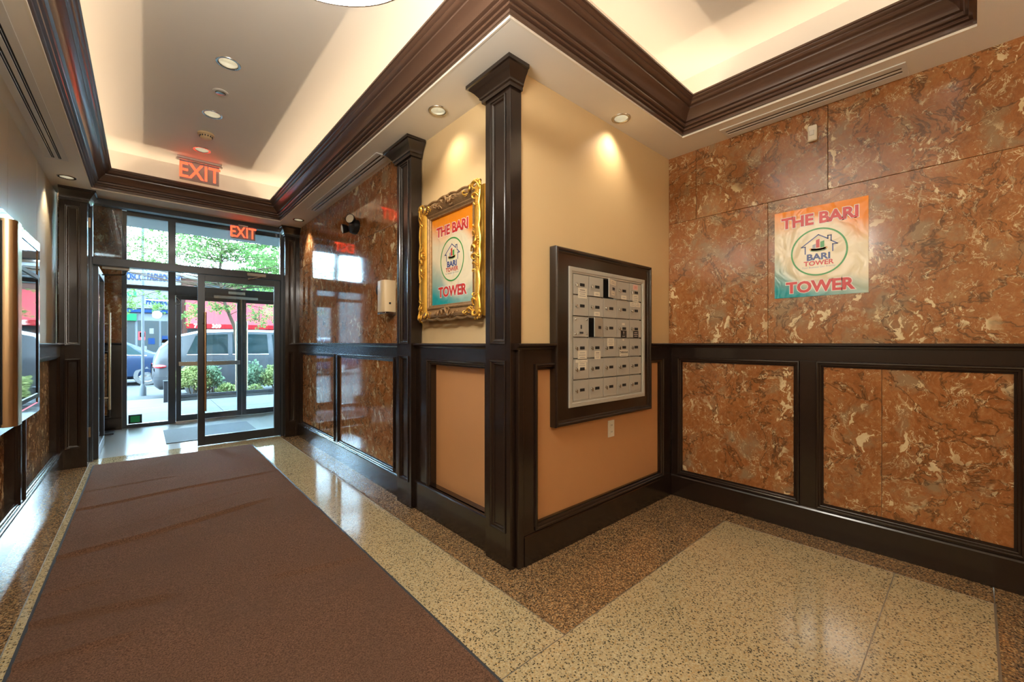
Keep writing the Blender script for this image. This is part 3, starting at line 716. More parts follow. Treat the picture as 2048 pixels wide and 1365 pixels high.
STICK = {(0, 0): [('paper', .085, .062, .012, -.050)], (0, 1): [('paper', .060, .028, .006, -.045)], (0, 3): [('paper', .062, .028, .006, -.045)], (0, 4): [('paper_pink', .062, .036, 0, .036), ('paper', .075, .050, 0, -.040)],
         (1, 1): [('paper', .060, .027, .006, -.042)], (1, 4): [('paper', .060, .032, -.036, .044), ('paper', .060, .032, .030, .044)], (2, 3): [('paper', .034, .014, 0, .030), ('black_card', .070, .050, .004, -.038)], (2, 4): [('black_card', .068, .050, .004, -.038)],
         (3, 0): [('paper', .085, .056, .010, -.044)], (3, 1): [('paper', .062, .052, .012, -.046)], (3, 2): [('paper', .078, .052, .004, .036)], (3, 3): [('paper', .098, .044, .006, -.040), ('paper', .02, .012, .0, .052)],
         (4, 0): [('paper', .112, .020, .002, .050), ('paper', .078, .046, .010, .020)]}
for r in range(6):
    for c_ in range(5):
        u0, u1 = GX0 + c_ * PX_ + .0022, GX0 + (c_ + 1) * PX_ - .0022; v0, v1 = GZ1 - (r + 1) * PZ_ + .0042, GZ1 - r * PZ_ - .0036
        uc, vc = (u0 + u1) / 2, (v0 + v1) / 2
        opened = (r, c_) in ((0, 2), (2, 1)); a = math.radians(15)
        def dm(u, v, w, u1=u1, opened=opened):
            if not opened: return ML(u, v, w + .034)
            return (u1 - (u1 - u) * math.cos(a) + w * math.sin(a), 1.63 - .034 - (u1 - u) * math.sin(a) - w * math.cos(a), v)
        dr = MB().box(u0, u1, v0, v1, 0, .005, dm).build('mail_door', 'grey_metal', mc, .0008, seg=1)
        if opened:
            MB().box(u0, u1, v0, v1, -.016, -.013, ML).build('compartment', 'dark_slot', mc)
        if (r, c_) == (2, 0):
            for su, sv in ((u0 + .02, v0 + .016), (u1 - .02, v0 + .016), (u0 + .02, v1 - .016), (u1 - .02, v1 - .016)):
                MB().lathe(dm(su, sv, .005), (0, -1, 0), [(.0062, 0), (.005, .003)], 12, False, True).build('screw', 'nickel', dr, smooth=True)
            MB().box(uc - .006, uc + .006, vc - .012, vc + .012, .005, .0056, dm).build('keyhole', 'ink', dr, .003)
            MB().box(uc - .036, uc + .036, vc - .045, vc - .022, .005, .0066, dm).build('name_plate', 'grey_metal', dr, .001)
            MB().box(uc - .018, uc + .018, vc - .041, vc - .030, .0066, .0072, dm).build('slot', 'ink', dr)
            continue
        if not opened:
            MB().lathe(dm(u0 + .026, vc, .005), (0, -1, 0), [(.0095, 0), (.0095, .003), (.007, .005), (.0065, .009)], 14, False, True).build('lock', 'nickel', dr, smooth=True)
            MB().box(u0 + .021, u0 + .031, vc - .015, vc + .003, .012, .0155, dm).build('key_cover', 'nickel', dr, .001)
        MB().box(uc - .012, uc + .032, vc - .009, vc + .009, .005, .0058, dm).build('name_slot', 'dark_slot', dr)
        st_ = STICK.get((r, c_), [])
        if (r, c_) == (0, 2): st_ = [('paper', .10, .030, .0, .040), ('paper', .06, .026, .0, -.03)]
        for pm, sw, sh, du, dv in st_:
            MB().box(uc + du - sw / 2, uc + du + sw / 2, vc + dv - sh / 2, vc + dv + sh / 2, .005, .0054, dm).build('sticker', pm, dr)
            tm_ = lambda x, y, o_, du=du, dv=dv, dm=dm, uc=uc, vc=vc: dm(uc + du + x, vc + dv + y, .0056)
            if (r, c_) == (3, 3) and sw > .05: text('lettering', 'THIKANA', lambda x, y, o_, f=tm_: f(x, y + .006, 0), .022, 'ink', dr, bold=.0006); MB().box(uc + du - .036, uc + du + .036, vc + dv - .015, vc + dv - .012, .0054, .0056, dm).build('print_line', 'ink_grey', dr)
            elif (r, c_) == (2, 3) and pm == 'black_card': text('lettering', 'T', lambda x, y, o_, f=tm_: f(x, y + .006, 0), .024, 'print_white', dr, bold=.0006); MB().box(uc + du - .016, uc + du + .016, vc + dv - .016, vc + dv - .0135, .0054, .0056, dm).build('print_line', 'print_white', dr)
            elif pm == 'paper_pink': text('lettering', '205', tm_, .024, 'print_red', dr)
            elif sh > .024:
                n = max(1, int(sh / .015))
                for k in range(n):
                    vv = vc + dv + sh / 2 - sh * (k + 1) / (n + 1); lw = sw * (.36 if k % 2 else .28)
                    MB().box(uc + du - lw, uc + du + lw, vv - .0016, vv + .0016, .0054, .0056, dm).build('print_line', 'print_white' if pm == 'black_card' else ('ink' if (r, c_) in ((0, 0), (3, 1)) and k == 0 else 'ink_grey'), dr)

# ---- outlet below the mailboxes
ot = thing('wall_outlet', 'white duplex outlet on the tan wall below the mailboxes', 'outlet', (2.336, 1.625, .622))
MB().box(2.301, 2.371, .566, .678, .003, .009, ML).build('cover_plate', 'outlet_white', ot, .003)
for z in (.600, .644):
    MB().box(2.322, 2.350, z - .016, z + .016, .009, .011, ML).build('receptacle', 'outlet_white', ot, .004)
    for x in (2.330, 2.341): MB().box(x - .0012, x + .0012, z - .004, z + .007, .011, .0114, ML).build('slot', 'dark_slot', ot)

# ---- posters
def stroke(mb, mp, pts, w, closed=False):
    n = len(pts)
    for i in range(n if closed else n - 1):
        a, b = Vector(pts[i]), Vector(pts[(i + 1) % n]); d = (b - a).normalized(); q = Vector((-d.y, d.x)) * w / 2; a2, b2 = a - d * w / 2, b + d * w / 2
        mb.face([mp(*(a2 + q), .0007), mp(*(b2 + q), .0007), mp(*(b2 - q), .0007), mp(*(a2 - q), .0007)])
def artwork(t_, mp, w, h, title=True):
    k = w / .475
    text('lettering', 'THE BARI', lambda x, y, o_: mp(x, y + h * .355, .0004), .094 * k, 'print_white', t_, bold=.0075 * k, sx=1.0)
    text('lettering', 'THE BARI', lambda x, y, o_: mp(x, y + h * .355, .0008), .094 * k, 'print_red', t_, bold=.0036 * k, sx=1.0)
    text('lettering', 'TOWER', lambda x, y, o_: mp(x, y - h * .395, .0004), .096 * k, 'print_white', t_, bold=.0075 * k, sx=1.0)
    text('lettering', 'TOWER', lambda x, y, o_: mp(x, y - h * .395, .0008), .096 * k, 'print_red', t_, bold=.0036 * k, sx=1.0)
    R0 = .1415 * k; A = [2 * PI * i / 64 for i in range(64)]; yc = -.012 * h
    MB().loops([[mp(q * math.cos(a), yc + q * math.sin(a) * h / w * .86, .0007) for a in A] for q in (R0 - .005 * k, R0 + .004 * k)]).build('logo_ring', 'print_green', t_)
    m = MB(); S = .001 * k
    H = [(-68, -5), (-68, 38), (-88, 38), (0, 104), (48, 72), (48, 90), (64, 90), (64, 58), (94, 36), (72, 36), (72, -5)]
    stroke(m, lambda x, y, o_: mp(x, y, o_), [(x * S, yc + y * S * 1.02) for x, y in H], .006 * k); m.build('house_outline', 'print_navy', t_)
    for (x0, x1, y0, y1, mt) in ((-30, -14, 22, 52, 'print_slate'), (-12, 6, 26, 80, 'print_red'), (10, 30, 24, 66, 'print_green')):
        MB().face([mp(x0 * S, yc + y0 * S, .0006), mp(x1 * S, yc + y0 * S, .0006), mp(x1 * S, yc + y1 * S, .0006), mp(x0 * S, yc + (y1 - 6) * S, .0006)]).build('tower_block', mt, t_)
    for dy, mt, ww in ((14, 'print_orange', .012), (4, 'print_green', .004)):
        m = MB(); stroke(m, mp, [(x * S, yc + (dy + 6 * (x / 40) ** 2) * S) for x in range(-40, 41, 8)], ww * k); m.build('swoosh', mt, t_)
    text('lettering', 'BARI', lambda x, y, o_: mp(x, y + yc - .032 * k, .0008), .054 * k, 'print_navy', t_, bold=.002 * k, sx=1.10)
    text('lettering', 'TOWER', lambda x, y, o_: mp(x, y + yc - .070 * k, .0008), .040 * k, 'print_red', t_, bold=.001 * k, sx=1.06)
    text('lettering', 'Your Business Our Priority', lambda x, y, o_: mp(x, y + yc - .094 * k, .0008), .016 * k, 'print_slate', t_, sx=.96)
poster_mat('poster_print', (3.128, .886, 1.49), (0, -1, 0), .476, .562)
g_ = bpy.data.materials['poster_print']
po = thing('poster', 'frameless glossy poster with house logo on the right marble wall', 'poster', (3.128, .648, 1.49))
pm_ = lambda x, y, o_: (3.1285 - .002 - o_, .648 - x, 1.771 + y)
MB().box(-.238, .238, -.281, .281, -.0012, 0, pm_).build('sheet', 'poster_print', po)
artwork(po, pm_, .475, .562)

# gold framed print
FY0, FY1, FZ0, FZ1 = 1.925, 2.640, 1.345, 2.160
pf = thing('picture_frame', 'ornate gold picture frame holding a house logo print between pilasters', 'picture frame', (1.528, 2.28, FZ0))
FM = lambda u, v, w: (1.526 - w, u, v)
poster_mat('framed_print', (1.49, 2.455, 1.455), (0, -1, 0), .47, .56)
MB().box(FY0 + .012, FY1 - .012, FZ0 + .012, FZ1 - .012, 0, .012, FM).build('backing', 'antique', pf)
FPR = [(0, .0), (0, .022), (.006, .030), (.010, .040), (.004, .052), (.010, .064), (.020, .068), (.034, .064), (.050, .054), (.062, .044), (.066, .040)]
def fcorner(k, d, h): e = .015 + d; return FM((FY0 + e, FY1 - e, FY1 - e, FY0 + e)[k], (FZ0 + e, FZ0 + e, FZ1 - e, FZ1 - e)[k], h)
for k in range(4):
    MB().loops([[fcorner(k, d, h) for d, h in FPR], [fcorner((k + 1) % 4, d, h) for d, h in FPR]], False).build('outer_moulding', 'gold' if k % 2 else 'antique', pf, smooth=True)  # all gold; top and bottom runs carry the shade as darker colour
MB().sweep_rect(FM, FY0 + .081, FY1 - .081, FZ0 + .081, FZ1 - .081, [(0, .040), (0, .047), (.008, .050), (.014, .046), (.018, .040), (.026, .038), (.030, .032), (.030, .020)]).build('inner_moulding', 'antique', pf, smooth=True)
art = MB().box(1.985, 2.575 - .01, 1.44, 2.075, .012, .021, FM).build('print_sheet', 'framed_print', pf)
artwork(art, lambda x, y, o_: (1.526 - .0212 - o_, 2.2825 - x, 1.7525 + y), .45, .548)
def scroll(mb, c, ang, s, mir=1):
    """a curling acanthus leaf: spiral tube with lobes, in frame coordinates"""
    pts = []; rad = []
    for i in range(15):
        t_ = i / 14; q = ang + mir * (t_ * 4.6); r_ = s * (1 - t_ * .78)
        pts.append(FM(c[0] + r_ * math.cos(q), c[1] + r_ * math.sin(q), .066 + .014 * math.sin(t_ * PI))); rad.append(s * (.10 + .13 * math.sin(PI * min(1, t_ * 1.1))))
    mb.tube(pts, rad, 7)
    for i in range(5):
        q = ang + mir * i * .55; mb.ell(FM(c[0] + s * 1.10 * math.cos(q), c[1] + s * 1.10 * math.sin(q), .064), (s * .17, s * .24, s * .24), 7, 5)
random.seed(11)
def ornament(name, spots, mat):
    m = MB()
    for (u, v, a_, s, mi) in spots: scroll(m, (u, v), a_, s * 1.25, mi)
    m.build(name, mat, pf, smooth=True)
cu, cv_ = (FY0 + .045, FY1 - .045), (FZ0 + .045, FZ1 - .045)
for iu, u in enumerate(cu):
    for iv, v in enumerate(cv_):
        su = 1 if iu == 0 else -1; sv = 1 if iv == 0 else -1
        ornament('corner_ornament', [(u - su * .006, v - sv * .006, random.random() * 6, .030, su * sv), (u + su * .052, v - sv * .004, random.random() * 6, .022, -su * sv), (u - su * .004, v + sv * .055, random.random() * 6, .022, su * sv), (u + su * .098, v, random.random() * 6, .015, su), (u, v + sv * .10, random.random() * 6, .015, sv)], 'gold')
for u, v, hor in ((2.2825, cv_[0], 1), (2.2825, cv_[1], 1), (cu[0], 1.7525, 0), (cu[1], 1.7525, 0)):
    sp_ = [(u, v, 0, .028, 1)]
    for d in (-1, 1):
        for k, (dd, s) in enumerate(((.050, .022), (.092, .016), (.130, .011))): sp_.append((u + d * dd * hor, v + d * dd * (1 - hor), random.random() * 6, s, d))
    ornament('side_ornament', sp_, 'antique' if hor else 'gold')  # top and bottom scrolls: shade on gold put into the colour
# scalloped crest on the outer edge
for hor in (0, 1):
    for side in (0, 1):
        n = 60; L0, L1 = (FY0, FY1) if hor else (FZ0, FZ1); lip = []
        m = MB(); A_, B_ = [], []
        for i in range(n + 1):
            s_ = L0 + (L1 - L0) * i / n; bulge = .010 * abs(math.sin(PI * i / 10)) + .008 * math.exp(-((i - n / 2) / 6) ** 2) + .006 * math.exp(-(min(i, n - i) / 5) ** 2)
            e = (FZ1 - .016 + bulge, FZ0 + .016 - bulge)[side == 0] if hor else (FY1 - .016 + bulge, FY0 + .016 - bulge)[side == 0]
            A_.append(FM(s_, e, .058) if hor else FM(e, s_, .058))
        m.tube(A_, .009, 7); m.build('crest', 'antique' if hor else 'gold', pf, smooth=True)  # top and bottom crests are gold, darkened in colour for shade

# ---- corridor marble wall: sanitizer dispenser and emergency light
ds = thing('soap_dispenser', 'beige wall dispenser with dark oval window on the corridor marble', 'dispenser', (1.45, 3.12, 1.42))
DS = lambda u, v, w: (1.488 - w, u, v)
MB().loops([[DS(u, v, w) for u, w in [(3.05, 0), (3.05, .075), (3.062, .095), (3.085, .102), (3.165, .102), (3.185, .092), (3.192, .075), (3.192, 0)]] for v in (1.438, 1.690)], True, True, True).build('body', 'ivory', ds, .006, smooth=True)
MB().box(3.186, 3.200, 1.445, 1.675, .006, .088, DS).build('side_band', 'steel', ds, .004)
MB().box(3.045, 3.195, 1.425, 1.441, 0, .092, DS).build('base', 'steel', ds, .004)
MB().ell(DS(3.194, 1.62, .092), (.012, .012, .040), 12, 8).build('window', 'black_plastic', ds, smooth=True)
MB().box(3.0475, 3.0505, 1.50, 1.515, .045, .06, DS).build('latch', 'black_plastic', ds)
el = thing('emergency_light', 'black twin-head emergency lamp high on the corridor marble wall', 'emergency light', (1.45, 3.90, 2.30))
MB().loops([[(1.489 - d, 3.875 + r_ * 1.25 * math.cos(q), 2.285 + r_ * .95 * math.sin(q)) for q in (2 * PI * k / 24 for k in range(24))] for r_, d in ((.070, 0), (.070, .022), (.062, .045), (.040, .058), (.001, .062))], True, True).build('body', 'black_plastic', el, smooth=True)
for (y, z, ax) in ((3.83, 2.335, (-.75, -.55, .1)), (3.995, 2.285, (-.80, .15, -.15))):
    c_ = Vector((1.425, y, z)); h_ = MB().lathe(c_, ax, [(.018, -.04), (.034, -.02), (.042, .004), (.045, .026), (.040, .026)], 24, True).build('lamp_head', 'black_plastic', el, smooth=True)
    MB().lathe(c_, ax, [(.0395, .0245), (.030, .029), (.001, .031)], 24).build('lens', 'outlet_white', h_, smooth=True)
# sensor on the right wall
se = thing('motion_sensor', 'small white motion sensor high on the right marble wall', 'sensor', (3.12, .676, 2.505))
MB().box(.652, .700, 2.458, 2.556, 0, .026, R_).build('body', 'outlet_white', se, .008, )
MB().box(.664, .690, 2.490, 2.522, .025, .034, R_).build('lens', 'white_trim', se, .006)

# ---- left wall: display in a polished frame, steel housing in front
ld = thing('wall_display', 'dark glass display in a polished steel frame on the left wall', 'display', (-.60, 4.0, 1.3))
LD = lambda u, v, w: (-.645 + w, u, v)
MB().box(2.4, 4.37, .717, 1.902, 0, .091, LD).build('casing', 'polished', ld, .004)
MB().sweep_rect(LD, 3.62, 4.362, .725, 1.894, [(0, .091), (.004, .096), (.060, .096), (.066, .092)]).build('bezel', 'polished', ld)
MB().sweep_rect(LD, 3.74, 4.31, .82, 1.665, [(0, .092), (.006, .099), (.030, .099), (.036, .093)]).build('inner_frame', 'black_plastic', ld)
MB().box(3.76, 4.29, .84, 1.645, .090, .0935, LD).build('screen', 'screen_glass', ld)
lh = thing('steel_housing', 'brushed bronze-coloured steel housing with rounded edge at the left picture edge', 'housing', (-.54, 3.45, .75))
out_ = []
for k in range(7): q = PI / 2 * k / 6; out_.append((-.545 + .045 * math.sin(q), 3.40 - .06 + .06 * (1 - math.cos(q)) if False else 3.34 + .045 * (1 - math.cos(q))))
MB().loops([[(x, y, z) for x, y in [(-.553, 3.34)] + out_ + [(-.500, 3.46), (-.553, 3.46)]] for z in (.757, 1.845)], True, True, True).build('shell', 'brushed', lh, .002, smooth=True)
MB().box(-.553, -.548, 3.334, 3.3405, .775, 1.83).build('edge_trim', 'black_plastic', lh)
# hook on the outer mullion
hk = thing('wall_hook', 'small white hook on the storefront mullion', 'hook', (.35, 7.9, 1.85))
MB().tube([(.335, 7.90, 1.89), (.335, 7.885, 1.82), (.345, 7.88, 1.765), (.385, 7.875, 1.765), (.40, 7.875, 1.80), (.37, 7.88, 1.85), (.35, 7.89, 1.87)], .005, 8).build('wire', 'white_trim', hk, smooth=True)
MB().box(.328, .345, 7.895, 7.909, 1.84, 1.90).build('plate', 'white_trim', hk, .002)
gs = thing('glass_sticker', 'small green sticker at the foot of the side window', 'sticker', (-.1, 7.943, .1))
MB().box(-.172, -.028, 7.9425, 7.9445, .045, .172).build('sheet', 'sign_white', gs)
MB().box(-.150, -.050, 7.9418, 7.9425, .065, .152).build('green_field', 'sticker_green', gs)

# ================================================================== STREET
sw_ = struct('floor_sidewalk')
for i in range(-4, 8):
    for j, (y0, y1) in enumerate(((8.0, 9.45), (9.45, 10.9))):
        box('paving_slab', 'sidewalk', sw_, i * 1.5 - .45 + .004, (i + 1) * 1.5 - .45 - .004, y0 + .004, y1 - .004, -.10, -.02)
box('paving_base', 'kerb', sw_, -8, 14, 7.97, 11.9, -.2, -.03)
box('kerb_stone', 'kerb', sw_, -9, .30, 11.55, 11.75, -.18, -.02, .01)
box('apron', 'sidewalk', sw_, -9, .30, 10.91, 11.55, -.1, -.022)
rd = struct('ground_road'); box('asphalt', 'asphalt', rd, -30, 40, 11.75, 24.0, -.3, -.15)
for x in range(-3, 5): box('lane_mark', 'sign_white', rd, x * 4.0, x * 4.0 + 2.0, 16.2, 16.32, -.15, -.146)
fs = struct('floor_far_sidewalk'); box('pavement', 'sidewalk', fs, -30, 40, 24.0, 28.2, -.3, -.02)
oh = struct('ceiling_overhang'); box('slab', 'overhang', oh, -4, 8, 8.03, 9.2, 3.10, 3.32)
fz = struct('wall_facade'); box('pier', 'shop_wall', fz, -4, -.243, 8.05, 8.2, 0, 3.1); box('pier', 'shop_wall', fz, 1.95, 8, 8.05, 8.2, 0, 3.1)

# planter with edging, post, shrubs
pl = thing('planter_bed', 'long planting bed with low dark edging beside the kerb', 'planter', (2.5, 11.6, 0))
box('soil', 'soil', pl, .42, 7.5, 11.18, 12.0, -.05, .0)
box('edge_rail', 'black_plastic', pl, .40, 7.5, 11.08, 11.12, .055, .10, .005); box('edge_board', 'kerb', pl, .40, 7.5, 11.10, 11.16, -.02, .05, .005)
pb = thing('planter_post', 'short black square post at the end of the planting bed', 'post', (.32, 10.95, -.02))
box('shaft', 'black_plastic', pb, .285, .355, 10.92, 10.99, -.02, .40, .006); box('cap', 'pole_grey', pb, .278, .362, 10.913, 10.997, .40, .425, .006)

def leaves(mb, spots, s0, s1, rnd, up=.3, slim=.45):
    for (x, y, z) in spots:
        d = Vector((rnd.gauss(0, 1), rnd.gauss(0, 1), rnd.gauss(0, .7) + up)).normalized(); t_ = d.cross(Vector((rnd.gauss(0, 1), rnd.gauss(0, 1), rnd.gauss(0, 1)))).normalized()
        s = rnd.uniform(s0, s1); p = Vector((x, y, z)); w = t_ * s * slim; n_ = d.cross(t_) * s * .14
        k = len(mb.v); mb.v += [tuple(p), tuple(p + d * s * .5 + w + n_), tuple(p + d * s), tuple(p + d * s * .5 - w + n_)]; mb.f += [(k, k + 1, k + 2), (k, k + 2, k + 3)]
def shrub(label, c, rx, rz, n, mat, s0=.035, s1=.07, seed=1, up=.2):
    rnd = random.Random(seed); t_ = thing('shrub', label, 'shrub', (c[0], c[1], .02), 'shrubs in the planting bed'); sp = []
    for _ in range(n):
        th = rnd.uniform(0, 2 * PI); cz = rnd.uniform(-.35, 1); r_ = math.sqrt(max(0, 1 - cz * cz)) * rnd.uniform(.55, 1.05); lump = 1 + .16 * math.sin(3 * th + seed) * math.cos(2.3 * cz * 3)
        sp.append((c[0] + rx * r_ * math.cos(th) * lump, c[1] + rx * .8 * r_ * math.sin(th) * lump, c[2] + rz * cz * rnd.uniform(.75, 1.05) * lump))
    m = MB(); leaves(m, sp, s0, s1, rnd, up); kind(m.build('foliage', mat, t_, weld=False), 'stuff')
    for k in range(5):
        a = k * 1.256; MB().tube([(c[0] + .03 * math.cos(a), c[1] + .03 * math.sin(a), .0), (c[0] + rx * .5 * math.cos(a), c[1] + rx * .4 * math.sin(a), c[2] + rz * .3)], [.010, .004], 6).build('stem', 'bark', t_)
    return t_
shrub('dense yellow-green variegated shrub behind the left door glass', (.80, 11.55, .33), .33, .36, 1500, 'leaf_shrub', seed=2)
shrub('greener feathery shrub just right of the variegated one', (1.14, 11.6, .30), .20, .32, 700, 'leaf_pale', .05, .10, seed=3, up=.8)
shrub('low bright shrub at the foot of the street tree', (1.40, 11.4, .10), .18, .13, 320, 'leaf_shrub', .04, .08, seed=4, up=.8)
shrub('pale grey-green upright plant beside the right door handle', (2.02, 11.65, .28), .20, .40, 650, 'leaf_pale', .04, .09, seed=5, up=.9)
shrub('variegated shrub at the right end of the view', (2.42, 11.55, .28), .32, .34, 1300, 'leaf_shrub', seed=6)
shrub('small yellowish clump low in front of the pale plant', (1.95, 11.35, .09), .15, .11, 260, 'leaf_shrub', .03, .07, seed=7)

# street tree
tt = thing('street_tree', 'slender street tree with airy green leaves behind the glass transom', 'tree', (1.68, 11.7, 0)); rnd = random.Random(21)
MB().tube([(1.70, 11.7, -.02), (1.67, 11.7, .8), (1.60, 11.7, 1.55), (1.42, 11.7, 2.05), (1.30, 11.75, 2.7), (1.36, 11.8, 3.4), (1.30, 11.8, 4.3)], [.050, .044, .040, .034, .030, .026, .016], 10).build('trunk', 'bark', tt, smooth=True)
spots = []; tips = []
for k in range(78):
    z = rnd.uniform(2.35, 4.4); base = Vector((1.34 + rnd.uniform(-.05, .05), 11.75, z)); a = rnd.uniform(0, 2 * PI); L = rnd.uniform(.8, 2.6)
    if k < 40: a = (PI if k % 2 else 0) + rnd.uniform(-.5, .5); L = rnd.uniform(1.4, 3.2)
    d = Vector((math.cos(a), math.sin(a) * .55, rnd.uniform(.10, .45))); pts = [base]
    for s in range(1, 6):
        pts.append(base + d * L * s / 5 + Vector((0, 0, -.10 * L * (s / 5) ** 2)) + Vector((rnd.gauss(0, .03), rnd.gauss(0, .03), rnd.gauss(0, .03))))
    MB().tube(pts, [.013 * (1 - .14 * s) for s in range(6)], 6).build('branch', 'bark', tt)
    for s in range(1, 6):
        for q in range(5):
            c0 = pts[s] + Vector((rnd.gauss(0, .10), rnd.gauss(0, .10), rnd.gauss(0, .05))); dd = Vector((rnd.gauss(0, 1), rnd.gauss(0, .6), rnd.gauss(-.35, .35))).normalized() * rnd.uniform(.16, .34)
            for u in range(10):
                pp = c0 + dd * u / 9
                for sd_ in (-1, 1): spots.append((pp.x + rnd.gauss(0, .012), pp.y + sd_ * .02, pp.z + rnd.gauss(0, .012)))
spots = [q for q in spots if not (q[0] < 1.05 and 2.36 < q[2] < 2.84) and not (q[0] >= 1.05 and 2.28 < q[2] < 2.55)]
for (x0, x1, z0, z1, n) in ((-.45, .35, 1.95, 2.32, 34), (.62, .95, 1.75, 2.10, 22), (1.05, 1.55, 1.95, 2.22, 26), (1.85, 2.5, 1.80, 2.22, 30), (1.9, 2.3, 1.62, 1.78, 9)):      # hanging sprays
    for _ in range(n):
        c0 = Vector((rnd.uniform(x0, x1), 11.7 + rnd.gauss(0, .15), rnd.uniform(z0, z1))); dd = Vector((rnd.gauss(0, 1), rnd.gauss(0, .5), rnd.gauss(-.4, .3))).normalized() * rnd.uniform(.14, .26)
        for u in range(9):
            pp = c0 + dd * u / 8
            for sd_ in (-1, 1): spots.append((pp.x + rnd.gauss(0, .01), pp.y + sd_ * .02, pp.z + rnd.gauss(0, .01)))
m = MB(); leaves(m, spots, .035, .065, rnd, -.1, .28); kind(m.build('foliage', 'leaf_tree', tt, weld=False), 'stuff')
for pts in (((1.40, 11.7, 2.1), (1.0, 11.7, 2.25), (.75, 11.7, 2.0)), ((1.33, 11.7, 2.6), (.5, 11.7, 2.45), (.0, 11.7, 2.2), (-.4, 11.7, 2.1)), ((1.5, 11.7, 1.85), (1.9, 11.7, 2.1), (2.4, 11.7, 2.0)), ((2.1, 11.7, 2.06), (2.1, 11.7, 1.7))):
    MB().tube(pts, [.010 - .002 * i for i in range(len(pts))], 6).build('branch', 'bark', tt)
# second tree, further right and beyond
t2 = thing('street_tree', 'second leafy tree farther along the far side of the street', 'tree', (6.2, 23.0, 0)); rnd = random.Random(5); spots = []
MB().tube([(6.2, 23.0, -.1), (6.1, 23.0, 2.5), (6.2, 23.0, 5.0)], [.11, .09, .05], 10).build('trunk', 'bark', t2, smooth=True)
for k in range(30):
    a = rnd.uniform(0, 2 * PI); b0 = Vector((6.15, 23, rnd.uniform(3.2, 5))); e0 = b0 + Vector((math.cos(a) * 2.4, math.sin(a) * 1.6, rnd.uniform(.2, 2.4)))
    MB().tube([b0, e0], [.03, .008], 6).build('branch', 'bark', t2)
    for q in range(130):
        f = rnd.uniform(.3, 1.1); c0 = b0.lerp(e0, f); spots.append((c0.x + rnd.gauss(0, .3), c0.y + rnd.gauss(0, .3), c0.z + rnd.gauss(0, .25)))
m = MB(); leaves(m, spots, .12, .22, rnd, 0, .4); kind(m.build('foliage', 'leaf_tree', t2, weld=False), 'stuff')

up_ = thing('utility_pole', 'pale grey utility pole standing beyond the side window', 'pole', (-.035, 14.0, -.15))
MB().tube([(-.035, 14, -.15), (-.035, 14, 7.5)], [.032, .026], 14).build('shaft', 'pole_grey', up_, smooth=True); MB().lathe((-.035, 14, -.15), (0, 0, 1), [(.07, 0), (.07, .2), (.034, .3)], 16).build('base', 'pole_grey', up_, smooth=True)

